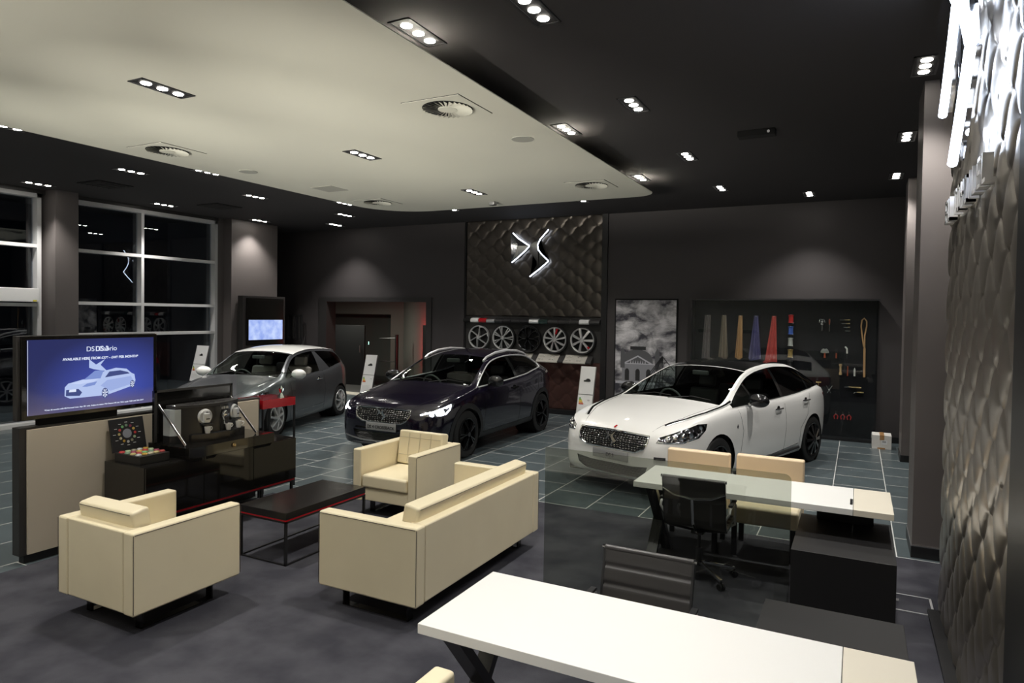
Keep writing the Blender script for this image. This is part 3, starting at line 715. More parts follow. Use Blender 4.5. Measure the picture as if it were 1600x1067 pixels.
for k, (c, nm) in enumerate(cols):
    mm = mat('hide_' + nm.replace(' ', '_'), c, 0.5)
    bm = BM(); rows_ = []
    for j in range(15):
        f_ = j/14; z = 2.15-f_*1.5
        g = min(1.12, (2.114-z)/0.785) if z < 2.114 else 0
        x0 = lt[k][0]+(lb[k][0]-lt[k][0])*g; x1 = lt[k][1]+(lb[k][1]-lt[k][1])*g; row = []
        for i in range(25):
            u = i/24; row.append(bm.verts.new((x0+(x1-x0)*u, 13.06-0.03*math.sin(u*PI)-0.012*math.cos(u*PI*6)*min(1, g+0.3), z)))
        rows_.append(row)
    for j in range(14):
        for i in range(24): bm.faces.new([rows_[j][i], rows_[j][i+1], rows_[j+1][i+1], rows_[j+1][i]])
    top = bm.faces.new(rows_[0])
    o = one('leather_hide', bm, mm, '%s leather hide hanging folded in the glass case' % nm, 'leather', 'leather hides in the case')
    md = o.modifiers.new('thick', 'SOLIDIFY'); md.thickness = 0.004
    bm = BM(); cyl(bm, ((lt[k][0]+lt[k][1])/2, 13.03, 2.14), 0.008, 0.11, axis='y', n=10); tag(obj('hook', bm, 'chrome', o))
for k, (c, nm) in enumerate((((0.5, 0.02, 0.02), 'red'), ((0.05, 0.12, 0.45), 'blue'), ((0.45, 0.45, 0.42), 'pale grey'), ((0.35, 0.24, 0.08), 'gold'), ((0.03, 0.03, 0.03), 'black'))):
    z = 2.10-k*0.207
    t = thing('thread_spool', '%s thread spool on a hook in the glass case' % nm, 'spool', (-1.075, 13.03, z), 0, 'thread spools in the case')
    bm = BM(); lathe(bm, [(0.012, 0.075), (0.048, 0.07), (0.048, 0.062), (0.040, 0.055), (0.040, -0.055), (0.048, -0.062), (0.048, -0.07), (0.012, -0.07)], n=20); obj('thread', bm, mat('thread_' + nm.replace(' ', '_'), c, 0.45), t)
    bm = BM(); lathe(bm, [(0.0, 0.082), (0.022, 0.08), (0.022, 0.072)], n=14); cyl(bm, (0.04, 0.0, -0.08), 0.025, 0.02, axis='z', n=14); tube(bm, [(0.03, 0.10, -0.05), (0.03, 0.0, -0.075)], 0.006); obj('bracket', bm, 'chrome', t)
wood = mat('pale_wood_handle', (0.55, 0.38, 0.19), 0.4); redw = mat('red_brown_handle', (0.33, 0.07, 0.03), 0.4); bone = mat('bone_white', (0.75, 0.73, 0.68), 0.4); brass = mat('brass', (0.7, 0.52, 0.25), 0.25, metal=0.9); strapm = mat('tan_strap', (0.5, 0.28, 0.12), 0.5); redp = mat('red_plastic_grip', (0.6, 0.03, 0.03), 0.35)
YT = 13.11
def tool(name, label, cat, x, z, parts, group='craft tools in the case'):
    t = thing(name, label, cat, (x, YT, z), 0, group)
    for nm, m_, fn in parts:
        bm = BM(); fn(bm); obj(nm, bm, m_, t)
    return t
tool('pricking_wheel', 'small steel tool with a crosswise head at the top left of the glass case tools', 'tool', -0.57, 1.90, [
    ('shaft', 'chrome', lambda b: (tube(b, [(0,0,0), (0,0,0.2)], 0.011), box(b, -0.02, 0.02, -0.01, 0.01, 0.10, 0.13, 0.004))),
    ('head', 'chrome', lambda b: (tube(b, [(-0.045, 0, 0.14), (-0.035, 0, 0.2), (0.035, 0, 0.2), (0.045, 0, 0.14)], 0.011), cyl(b, (0, -0.01, 0.155), 0.02, 0.02, axis='y', n=12)))])
tool('screwdriver', 'upright awl with brown handle next to the steel wheel tool', 'tool', -0.452, 1.89, [
    ('handle', redw, lambda b: lathe(b, [(0.0, 0.22), (0.012, 0.215), (0.014, 0.17), (0.009, 0.12), (0.0, 0.115)], n=12)), ('blade', 'chrome', lambda b: tube(b, [(0,0,0), (0,0,0.12)], 0.008))])
for k in range(4):
    x0 = -0.285+k*0.028
    tool('glue_brush', 'slim brass tipped awl lying level, %s of four stacked in the case' % ('topmost', 'second from top', 'third from top', 'lowest')[k], 'tool', x0, 2.095-k*0.063, [
        ('shaft', 'chrome', lambda b: tube(b, [(0,0,0), (0.08,0,0)], 0.006)), ('handle', brass, lambda b: tube(b, [(0.07,0,0), (-0.116-x0-0.01,0,0.002)], 0.011))])
tool('leather_strap', 'long looped tan leather strap at the right of the glass case', 'strap', 0.10, 1.11, [
    ('strap', strapm, lambda b: (tube(b, [(0.012,0,0), (0.006,0,0.5), (0.004, 0, 0.72), (0.03,0,0.88), (0.028,0,0.97), (-0.01,0,1.02), (-0.045,0,0.98), (-0.055,0,0.88), (-0.04,0,0.75), (-0.005,0,0.52)], 0.01, flat=(0.012, 0.022)), tube(b, [(0.012,0,0), (0.006,0,0.5)], 0.01, flat=(0.014, 0.034))))])
tool('hatchet_knife', 'fan shaped steel blade on a red handle in the glass case', 'tool', -0.515, 1.42, [
    ('handle', redw, lambda b: lathe(b, [(0, 0), (0.018, 0.0), (0.014, 0.05), (0.012, 0.09), (0, 0.09)], n=12)),
    ('blade', 'chrome', lambda b: prism(b, [(-0.01, 0.08), (-0.07, 0.09), (-0.06, 0.13), (-0.03, 0.165), (0, 0.155), (0.03, 0.165), (0.06, 0.13), (0.07, 0.09), (0.01, 0.08)], -0.004, 0.004, 'y'))])
tool('chisel', 'dark forked chisel with red handle beside the fan shaped blade', 'tool', -0.33, 1.42, [
    ('handle', redw, lambda b: lathe(b, [(0, 0), (0.012, 0.0), (0.012, 0.09), (0, 0.09)], n=12)), ('prongs', 'dmetal', lambda b: (box(b, -0.014, -0.008, -0.003, 0.003, 0.08, 0.18), box(b, 0.008, 0.014, -0.003, 0.003, 0.08, 0.18), box(b, -0.014, 0.014, -0.003, 0.003, 0.08, 0.095)))])
tool('hook_knife', 'white handled hooked knife in the middle of the glass case tools', 'tool', -0.17, 1.42, [
    ('handle', bone, lambda b: tube(b, [(0.008, 0, 0.09), (0.005, 0, 0.17), (-0.025, 0, 0.21)], 0.014)), ('blade', 'dmetal', lambda b: box(b, 0.0, 0.014, -0.003, 0.003, 0.0, 0.09))])
tool('bone_folder', 'thick turned pale wooden bobbin in the glass case', 'tool', -0.258, 1.13, [
    ('body', wood, lambda b: lathe(b, [(0, 0), (0.024, 0.0), (0.026, 0.03), (0.016, 0.06), (0.018, 0.10), (0.016, 0.14), (0.026, 0.165), (0.024, 0.19), (0, 0.19)], n=14))])
tool('stitching_awl', 'slim brown awl between the bobbin and the white marker', 'tool', -0.145, 1.12, [
    ('handle', redw, lambda b: lathe(b, [(0, 0), (0.011, 0.0), (0.008, 0.07), (0.010, 0.17), (0, 0.17)], n=12))])
tool('marking_stick', 'white pointed marker standing upright in the glass case', 'tool', -0.037, 1.12, [
    ('body', bone, lambda b: lathe(b, [(0, 0), (0.014, 0.0), (0.014, 0.11), (0, 0.15)], n=12))])
tool('hammer', 'small brass hammer low at the left of the glass case tools', 'hammer', -0.603, 0.78, [
    ('handle', brass, lambda b: tube(b, [(0,0,0), (0,0,0.20)], 0.009)), ('head', brass, lambda b: box(b, -0.045, 0.045, -0.014, 0.014, 0.19, 0.215, 0.005))])
tool('compass', 'crossed steel dividers in the glass case below the bobbin', 'tool', -0.43, 0.80, [
    ('arms', 'chrome', lambda b: (tube(b, [(-0.05,0,0.13), (0.03,0,0)], 0.007), tube(b, [(0.05,0,0.13), (-0.03,0,0)], 0.007), cyl(b, (0,-0.01,0.06), 0.015, 0.02, axis='y', n=12)))])
tool('long_plane', 'long level draw tool with brass handle low in the glass case', 'tool', -0.19, 0.92, [
    ('blade', 'chrome', lambda b: tube(b, [(0,0,0), (0.07,0,0.008)], 0.008)), ('handle', brass, lambda b: tube(b, [(0.07,0,0.008), (0.26,0,0.002)], 0.013))])
tool('edge_beveler', 'short bent tool with brass handle below the long draw tool', 'tool', -0.04, 0.835, [
    ('blade', 'chrome', lambda b: tube(b, [(0,0,-0.012), (0.02,0,0.006), (0.05,0,0.008)], 0.006)), ('handle', brass, lambda b: tube(b, [(0.05,0,0.008), (0.15,0,0.006)], 0.012))])
for k, x in enumerate((-0.311, -0.204, -0.105)):
    tool('pliers', 'red handled pliers at the bottom of the glass case, %s of three' % ('left', 'middle', 'right')[k], 'pliers', x, 0.35, [
        ('grips', redp, lambda b: (tube(b, [(-0.006,0,0.085), (-0.032,0,0.05), (-0.02,0,0.0)], 0.008), tube(b, [(0.006,0,0.085), (0.032,0,0.05), (0.02,0,0.0)], 0.008))),
        ('jaws', 'chrome', lambda b: (cyl(b, (0,-0.006,0.09), 0.012, 0.012, axis='y', n=12), tube(b, [(0,0,0.09), (0,0,0.14)], 0.008)))], 'pliers in the case')

# carton
t = thing('cardboard_box', 'small white carton with brown tape on the tiles beside the display case', 'box', (0.385, 12.62, 0))
bm = BM(); box(bm, -0.14, 0.14, -0.17, 0.17, 0, 0.225, 0.004); obj('carton', bm, mat('white_carton', (0.72, 0.70, 0.66), 0.6), t)
tape = mat('brown_tape', (0.40, 0.22, 0.09), 0.35)
bm = BM(); box(bm, -0.03, 0.035, -0.174, 0.174, 0.15, 0.2275); box(bm, -0.06, 0.05, -0.1725, -0.1715, 0.0, 0.025); obj('tape', bm, tape, t)
bm = BM(); box(bm, -0.005, 0.08, -0.1728, -0.1712, 0.08, 0.15); obj('address_label', bm, 'paper', t)
bm = BM()
for k in range(9): box(bm, 0.01+k*0.006, 0.013+k*0.006, -0.1735, -0.1728, 0.11, 0.135)
obj('barcode', bm, 'ink', t)

# ================================================================== TV PARTITION
t = thing('media_partition', 'low beige faced partition wall in a dark frame under the wide screen', 'partition', (-6.06, 4.23, 0))
bm = BM(); box(bm, -0.06, 0.045, -1.24, 1.22, 0.07, 1.12, 0.004); obj('frame', bm, 'frame', t)
bm = BM(); box(bm, 0.04, 0.062, -1.185, 1.19, 0.075, 1.10, 0.002); obj('front_panel', bm, 'beige', t)
bm = BM(); box(bm, -0.04, 0.03, -1.20, 1.18, 0.0, 0.07); obj('plinth', bm, 'black', t)
bm = BM(); box(bm, -0.03, 0.03, -1.08, -0.42, 1.12, 1.178); obj('screen_bracket', bm, 'gap', t)
t = thing('wide_screen', 'wide screen with a car advert on blue, mounted over the beige partition', 'screen', (-6.0, 3.57, 1.18))
bm = BM(); box(bm, -0.06, -0.005, -0.605, 0.60, 0.0, 0.69, 0.006); obj('housing', bm, 'frame', t)
bm = BM(); box(bm, -0.01, 0.012, -0.575, 0.60, 0.0, 0.685, 0.004); obj('bezel', bm, 'gloss', t)
def m_screen():
    m = mat('advert_screen_blue', (0.0, 0.0, 0.0), 0.15); nt = m.node_tree; b_ = nt.nodes['Principled BSDF']
    tc = nt.nodes.new('ShaderNodeTexCoord'); mp = nt.nodes.new('ShaderNodeMapping'); mp.inputs['Location'].default_value = (0, -0.25, -0.42); mp.inputs['Scale'].default_value = (0, 1.4, 2.0); nt.links.new(tc.outputs['Object'], mp.inputs[0])
    g = nt.nodes.new('ShaderNodeTexGradient'); g.gradient_type = 'SPHERICAL'; nt.links.new(mp.outputs[0], g.inputs[0])
    cr = nt.nodes.new('ShaderNodeValToRGB'); e = cr.color_ramp.elements; e[0].color = (0.025, 0.03, 0.11, 1); e[1].color = (0.06, 0.09, 0.46, 1); e[0].position = 0.05; e[1].position = 0.95
    nt.links.new(g.outputs[0], cr.inputs[0])
    sp = nt.nodes.new('ShaderNodeSeparateXYZ'); nt.links.new(tc.outputs['Object'], sp.inputs[0])
    n = nt.nodes.new('ShaderNodeTexNoise'); n.inputs['Scale'].default_value = 1.6; n.inputs['Detail'].default_value = 3; nt.links.new(tc.outputs['Object'], n.inputs['Vector'])
    ad = nt.nodes.new('ShaderNodeMath'); ad.operation = 'MULTIPLY_ADD'; ad.inputs[1].default_value = 0.35; nt.links.new(n.outputs[0], ad.inputs[0]); nt.links.new(sp.outputs[2], ad.inputs[2])
    r2 = nt.nodes.new('ShaderNodeMapRange'); r2.inputs[1].default_value = 0.42; r2.inputs[2].default_value = 0.22; r2.inputs[3].default_value = 0; r2.inputs[4].default_value = 0.75; nt.links.new(ad.outputs[0], r2.inputs[0])
    mx = nt.nodes.new('ShaderNodeMix'); mx.data_type = 'RGBA'; mx.inputs[7].default_value = (0.13, 0.11, 0.17, 1); nt.links.new(r2.outputs[0], mx.inputs[0]); nt.links.new(cr.outputs[0], mx.inputs[6])
    nt.links.new(mx.outputs[2], b_.inputs['Emission Color']); b_.inputs['Emission Strength'].default_value = 1.0
    return m
bm = BM(); box(bm, 0.012, 0.014, -0.535, 0.565, 0.035, 0.655); obj('display', bm, m_screen(), t, smooth=0)
stext = mat('screen_white', (0,0,0), emit=(0.75, 0.82, 1.0), es=0.95); sdim = mat('screen_pale', (0,0,0), emit=(0.45, 0.55, 0.85), es=1.0); sblue = mat('screen_dark', (0,0,0), emit=(0.05, 0.07, 0.22), es=1.0); smid = mat('screen_mid', (0,0,0), emit=(0.2, 0.28, 0.62), es=1.0)
WT = TR(0.0155, 0, 0) @ RZ(PI/2) @ RX(PI/2)     # wall text facing +X
def stx(s, size, y, z, bold=0.0, al='CENTER', m_=stext): return text('advert_text', s, size, m_, t, TR(0, y, z) @ WT, bold, al)
stx('DS  Cabrio', 0.060, -0.065, 0.545, 0.0, 'LEFT'); stx('DS 3', 0.060, 0.015, 0.545, 0.0012, 'LEFT')
stx('AVAILABLE HERE FROM £379 - £449 PER MONTH*', 0.0305, 0.075, 0.473, 0.0008)
stx('*Over 36 months with 0% Personal Loan. Age 18+ only. Subject to status. PSA Finance UK Ltd. T&Cs apply. Valid until 30th 2017', 0.0165, 0.03, 0.062, 0.0002)
def sflat(nm, P, m_, dx):
    bm = BM(); prism(bm, P, 0.0142+dx, 0.0146+dx, 'x'); obj(nm, bm, m_, t, smooth=0)
# car picture, traced loosely: body, windows, wheels, grille
body = [(-0.245,.17),(-.243,.245),(-.215,.275),(-.10,.30),(0.0,.315),(.10,.365),(.20,.385),(.30,.37),(.345,.33),(.375,.315),(.385,.26),(.375,.215),(.34,.205),(.15,.155),(.05,.145),(-.20,.145)]
sflat('advert_car_body', body, sdim, 0)
sflat('advert_car_windscreen', [(-.085,.298),(.01,.37),(.09,.375),(.06,.30)], smid, .0006)
sflat('advert_car_window', [(.10,.305),(.14,.355),(.24,.36),(.31,.34),(.33,.325),(.2,.315)], sblue, .0006)
sflat('advert_car_grille', [(-.235,.17),(-.232,.222),(-.13,.222),(-.10,.19),(-.12,.162)], sblue, .0006)
sflat('advert_car_side', [(.06,.235),(.12,.28),(.34,.30),(.37,.25),(.34,.225),(.15,.18)], mat('screen_soft', (0,0,0), emit=(0.33, 0.42, 0.75), es=1.0), .0003)
sflat('advert_car_bonnet', [(-.20,.272),(-.09,.296),(.05,.30),(.0,.275),(-.12,.262)], mat('screen_soft2', (0,0,0), emit=(0.55, 0.64, 0.92), es=1.0), .0003)
sflat('advert_car_plate', [(-.21,.20),(-.205,.222),(-.15,.222),(-.15,.20)], stext, .0009)
sflat('advert_car_lamp', [(-.10,.238),(-.06,.262),(.03,.275),(.01,.245),(-.06,.235)], smid, .0006)
for cy, cz, r_ in ((0.10, 0.165, 0.047), (0.355, 0.225, 0.036)):
    sflat('advert_car_tyre', [(cy+r_*.62*math.cos(a*PI/10), cz+r_*math.sin(a*PI/10)) for a in range(20)], sblue, .0009)
    for k in range(7):
        a = 2*PI*k/7; sflat('advert_car_spoke', [(cy, cz), (cy+r_*.5*math.cos(a), cz+r_*.82*math.sin(a)), (cy+r_*.5*math.cos(a+.45), cz+r_*.82*math.sin(a+.45))], stext, .0012)
sflat('advert_emblem', [(-.04,.475),(.02,.425),(.10,.47),(.06,.42),(.12,.36),(.0,.385),(-.04,.40)], sdim, .0014)
bm = BM(); box(bm, 0.0142, 0.0150, -0.531, -0.528, 0.04, 0.65); obj('bright_edge_line', bm, stext, t)
bm = BM(); box(bm, 0.012, 0.016, 0.585, 0.590, 0.135, 0.14); obj('standby_light', bm, mat('green_led_dot', (0,0,0), emit=(0,1,0.3), es=2), t)

# ================================================================== COFFEE CABINET
CF = -5.42
t = thing('coffee_cabinet', 'long gloss black sideboard on thin legs in front of the beige partition', 'cabinet', (0, 0, 0))
bm = BM(); box(bm, -5.975, CF, 3.66, 5.40, 0.29, 0.735, 0.002); obj('body', bm, 'gloss', t)
bm = BM(); box(bm, -5.97, CF+0.002, 3.665, 5.395, 0.272, 0.29); obj('red_underline', bm, 'red', t)
for nm, y0, y1 in (('door', 3.665, 4.24), ('door', 4.245, 4.82), ('door', 4.825, 5.395)):
    bm = BM(); box(bm, CF, CF+0.018, y0, y1, 0.295, 0.73, 0.002); dr = obj(nm, bm, 'gloss', t)
    hy = y1-0.02 if y0 < 4 else (y0+0.02 if y0 < 4.5 else y0-0.10)
    if y0 < 4.5: P = [(hy-0.0 if y0 > 4 else hy-0.12, 0.732), (hy+0.12 if y0 > 4 else hy, 0.732), (hy+0.09 if y0 > 4 else hy, 0.705), (hy if y0 > 4 else hy-0.09, 0.705)]
    else: P = [(4.80, 0.732), (5.06, 0.732), (5.03, 0.705), (4.83, 0.705)]
    bm = BM(); prism(bm, P, CF+0.012, CF+0.020, 'x'); obj('finger_notch', bm, 'gap', dr)
for x in (-5.93, CF-0.02):
    for y in (3.70, 4.96, 5.37):
        bm = BM(); box(bm, x-0.012, x+0.012, y-0.012, y+0.012, 0, 0.272); obj('leg', bm, 'black', t)
bm = BM(); box(bm, CF-0.03, CF-0.01, 3.69, 5.38, 0.255, 0.272); obj('base_rail', bm, 'black', t)
# service box on top with raised lid
t = thing('coffee_service_box', 'flat gloss black drawer box with its mirror lid raised, on the sideboard', 'box', (0, 0, 0))
bm = BM(); box(bm, -5.95, -5.37, 4.06, 5.06, 0.738, 0.84, 0.002); obj('drawer_box', bm, 'gloss', t)
bm = BM(); box(bm, -5.372, -5.352, 4.55-0.02, 4.55+0.02, 0.775, 0.815, 0.012); kb = obj('knob', bm, brass, t)
bm = BM(); box(bm, -5.88, -5.85, 4.05, 4.93, 0.84, 1.335, 0.002); ld_ = obj('lid', bm, 'gloss', t)
bm = BM()
for a, b_, c, d_ in ((4.05, 4.93, 1.315, 1.337), (4.05, 4.075, 0.85, 1.337), (4.91, 4.932, 0.85, 1.337)): box(bm, -5.85, -5.842, a, b_, c, d_)
obj('lid_frame', bm, 'frame', ld_)
for y in (4.085, 4.90):
    bm = BM(); tube(bm, [(-5.84, y, 1.20), (-5.48, y+0.02, 0.85)], 0.01, flat=(0.006, 0.022)); tag(obj('stay_arm', bm, 'satin', t))
# capsule box
t = thing('capsule_box', 'open black presentation box of coloured coffee capsules on the sideboard', 'box', (-5.72, 3.85, 0.736))
bm = BM(); box(bm, -0.17, 0.19, -0.15, 0.13, 0, 0.075, 0.003); obj('tray', bm, 'black', t)
bm = BM(); box(bm, -0.018, 0.0, -0.16, 0.16, 0.0, 0.30, 0.002); lidm = TR(-0.175, 0, 0.07) @ RY(-0.22); lid = obj('lid', bm, 'black', t, mtx=lidm)
bm = BM(); cyl(bm, (0.0005, -0.01, 0.16), 0.042, 0.001, axis='x', n=28); obj('chart_disc', bm, mat('grey_chart', (0.2, 0.21, 0.24), 0.6), lid, mtx=lidm)
cc = [(.5,.05,.05),(.45,.08,.07),(.3,.28,.2),(.2,.3,.2),(.5,.3,.05),(.6,.4,.1),(.55,.45,.2),(.4,.5,.3),(.2,.45,.2),(.5,.5,.5),(.3,.06,.1),(.6,.55,.4)]
capm = [mat('capsule_foil_%d' % i, c, 0.3, metal=0.3) for i, c in enumerate(cc)]
for k in range(12):
    a = 2*PI*k/12; bm = BM(); cyl(bm, (0.0005, -0.01+0.075*math.cos(a), 0.16+0.075*math.sin(a)), 0.0125, 0.0015, axis='x', n=12); obj('chart_dot', bm, capm[(k*5) % 12], lid, mtx=lidm)
    bm = BM(); yy, zz = -0.01+0.118*math.cos(a), 0.16+0.105*math.sin(a); box(bm, 0.0005, 0.0012, yy-0.013, yy+0.013, zz-0.003, zz+0.001); obj('caption_line', bm, 'paper', lid, mtx=lidm)
n_ = 0
for i in range(4):
    for j in range(5):
        bm = BM(); lathe(bm, [(0.0, 0.010), (0.020, 0.008), (0.026, 0.0), (0.026, -0.012)], n=14, c=(-0.12+i*0.078, -0.115+j*0.056, 0.078))
        one('coffee_capsule', bm, capm[(i*3+j*7) % 12], 'foil coffee capsule lying in the open black presentation box', 'coffee capsule', 'capsules in the open box', mtx=TR(-5.72, 3.85, 0.738))
# coffee machine
t = thing('coffee_machine', 'wide black espresso machine with two silver heads and pale side tank', 'coffee machine', (-5.70, 4.50, 0.841))
bm = BM()
P = [(-0.10, -0.36), (0.02, -0.36)] + [(0.02+0.12*math.sin(PI*i/16)*1.0, -0.36+0.72*i/16) for i in range(1, 16)] + [(0.02, 0.36), (-0.10, 0.36)]
prism(bm, P, 0.0, 0.33); obj('body', bm, mat('machine_black', (0.02, 0.018, 0.017), 0.25), t)
bm = BM(); P2 = [(x*1.02, y*1.01) for x, y in P]; prism(bm, P2, 0.33, 0.352)
for k in range(7): box(bm, -0.08, 0.06, -0.20+k*0.06, -0.19+k*0.06, 0.352, 0.356)
obj('top_cover', bm, 'frame', t)
bm = BM(); P3 = [(0.0, -0.40), (0.035, -0.37), (0.05, -0.28), (0.052, -0.245), (-0.09, -0.245), (-0.09, -0.40)]; prism(bm, P3, 0.075, 0.32); obj('water_tank', bm, mat('pale_tank', (0.42, 0.45, 0.45), 0.25), t)
bm = BM(); prism(bm, [(x+0.004, y-0.004) for x, y in P3], 0.0, 0.073); obj('tank_base', bm, 'black', t)
bm = BM(); P4 = [(0.05, -0.25)] + [(0.05+0.15*math.sin(PI*(i+3)/22)*1.0, -0.25+0.62*i/16) for i in range(0, 17)] + [(0.02, 0.37)]; prism(bm, P4, 0.0, 0.07); obj('drip_tray', bm, mat('tray_dark', (0.05, 0.045, 0.04), 0.2, metal=0.6), t)
bm = BM(); prism(bm, [(x*0.98, y*0.97) for x, y in P4], 0.07, 0.074); obj('drip_grid', bm, 'black', t)
for y, x in ((-0.11, 0.125), (0.265, 0.075)):
    rz_ = TR(x-0.01, y, 0.235) @ RZ(0.35 if y > 0 else -0.1)
    bm = BM(); lathe(bm, [(0.075, 0.0), (0.075, 0.012), (0.062, 0.022), (0.045, 0.012), (0.0, 0.012)], axis='x', n=30); h_ = obj('brew_head', bm, 'bright', t, mtx=rz_)
    bm = BM(); box(bm, 0.01, 0.052, -0.034, 0.034, -0.062, 0.035, 0.014); obj('lever', bm, 'bright', h_, mtx=rz_)
    bm = BM(); box(bm, 0.055, 0.058, -0.018, 0.018, -0.025, -0.015); obj('lever_slot', bm, 'ink', h_, mtx=rz_)
    bm = BM(); box(bm, 0.0, 0.06, -0.05, 0.05, -0.078, -0.066, 0.002); cyl(bm, (0.035, 0, -0.09), 0.008, 0.02, n=10); obj('spout', bm, 'black', h_, mtx=rz_)
bm = BM(); box(bm, 0.10, 0.145, 0.06, 0.15, 0.07, 0.24, 0.01); hw = obj('hot_water_unit', bm, 'black', t)
bm = BM(); lathe(bm, [(0.0, 0.03), (0.03, 0.02), (0.038, 0.0)], axis='x', n=18, c=(0.145, 0.105, 0.235)); tube(bm, [(0.15, 0.07, 0.22), (0.175, 0.07, 0.18), (0.17, 0.075, 0.14)], 0.008); obj('chrome_tap', bm, 'chrome', hw)
bm = BM()
for k in range(4): box(bm, 0.128, 0.134, 0.02+k*0.035, 0.045+k*0.035, 0.285, 0.31, 0.002)
obj('buttons', bm, 'satin', t)
bm = BM(); lathe(bm, [(0.0, 0.006), (0.018, 0.004), (0.022, 0.0)], n=14, c=(-0.03, -0.34, 0.352)); obj('tank_knob', bm, 'chrome', t)
def make_cup(label, loc, rz):
    t = thing('espresso_cup', label, 'cup', loc, rz, 'white cups on the coffee machine')
    bm = BM(); lathe(bm, [(0.0, 0.0), (0.022, 0.0), (0.027, 0.03), (0.031, 0.066), (0.028, 0.066), (0.024, 0.03), (0.018, 0.008), (0.0, 0.008)], n=22); obj('bowl', bm, 'cup', t)
    bm = BM(); tube(bm, [(0.027, 0, 0.056), (0.045, 0, 0.058), (0.052, 0, 0.044), (0.045, 0, 0.028), (0.026, 0, 0.022)], 0.0045, n=8); obj('handle', bm, 'cup', t)
    return t
c0 = make_cup('white espresso cup under the left brewing head', (-5.535, 4.385, 0.9185), PI/2)
dup(c0, (-5.53, 4.62, 0.9185), PI/2, 'white espresso cup in the middle of the drip tray')
dup(c0, (-5.56, 4.77, 0.9185), PI/3, 'white espresso cup under the right brewing head')

# vitrine on a slim stand beyond the partition end
t = thing('glass_vitrine', 'small glass vitrine with a red tray on a thin black stand behind the sideboard', 'display stand', (0, 0, 0))
X0, X1, Y0, Y1 = -6.45, -6.02, 5.50, 6.0
for x in (X0+.01, X1-.01):
    for y in (Y0+.01, Y1-.01):
        bm = BM(); box(bm, x-.01, x+.01, y-.01, y+.01, 0, 0.975); obj('leg', bm, 'black', t)
bm = BM(); box(bm, X0, X1, Y0, Y1, 0.975, 1.075, 0.003); obj('tray', bm, 'red', t)
bm = BM(); box(bm, X0, X1, Y0, Y1, 1.076, 1.36)
for f in list(bm.faces):
    if abs(f.normal.z+1) < .1: bm.faces.remove(f)
obj('glass_cover', bm, 'glassclear', t, smooth=0)
bm = BM(); lathe(bm, [(0, 0), (0.05, 0), (0.015, 0.05), (0.03, 0.10), (0, 0.14)], n=6, c=(-6.1, 5.85, 1.078)); obj('crystal_piece', bm, 'chrome', t, smooth=0)

# ================================================================== TV tower, shelf by the pier
t = thing('video_tower', 'tall black tower with a pale blue glowing screen by the far left pier', 'screen', (-12.73, 11.5, 0))
bm = BM(); box(bm, 0, 0.16, -0.62, 0.66, 0, 2.45, 0.005); obj('tower', bm, 'frame', t)
bm = BM(); box(bm, 0.16, 0.175, -0.53, 0.60, 1.30, 2.40, 0.003); obj('front_glass', bm, 'gloss', t)
def m_sky():
    m = mat('pale_blue_screen', (0,0,0), 0.3); nt = m.node_tree; b_ = nt.nodes['Principled BSDF']
    tc = nt.nodes.new('ShaderNodeTexCoord'); n = nt.nodes.new('ShaderNodeTexNoise'); n.inputs['Scale'].default_value = 5; n.inputs['Detail'].default_value = 6; nt.links.new(tc.outputs['Object'], n.inputs['Vector'])
    cr = nt.nodes.new('ShaderNodeValToRGB'); e = cr.color_ramp.elements; e[0].position = 0.3; e[0].color = (0.22, 0.32, 0.75, 1); e[1].position = 0.7; e[1].color = (0.55, 0.66, 0.95, 1)
    nt.links.new(n.outputs[0], cr.inputs[0]); nt.links.new(cr.outputs[0], b_.inputs['Emission Color']); b_.inputs['Emission Strength'].default_value = 1.1; return m
bm = BM(); box(bm, 0.175, 0.178, -0.46, 0.565, 1.42, 1.89); obj('display', bm, m_sky(), t, smooth=0)
t = thing('clothes_rail', 'dark rail of hanging strips in the corner between tower and opening', 'rail', (-13.3, 13.0, 0))
bm = BM(); box(bm, -0.4, 0.45, -0.02, 0.02, 1.98, 2.02); box(bm, -0.41, -0.38, -0.02, 0.02, 0, 2.0); box(bm, 0.43, 0.46, -0.02, 0.02, 0, 2.0); obj('frame', bm, 'dmetal', t)
for k in range(11):
    bm = BM(); box(bm, -0.34+k*0.07, -0.30+k*0.07, -0.01, 0.01, 1.35+0.05*(k % 3), 1.98); obj('hanging_strip', bm, ('black', 'frame', 'matblack')[k % 3], t)

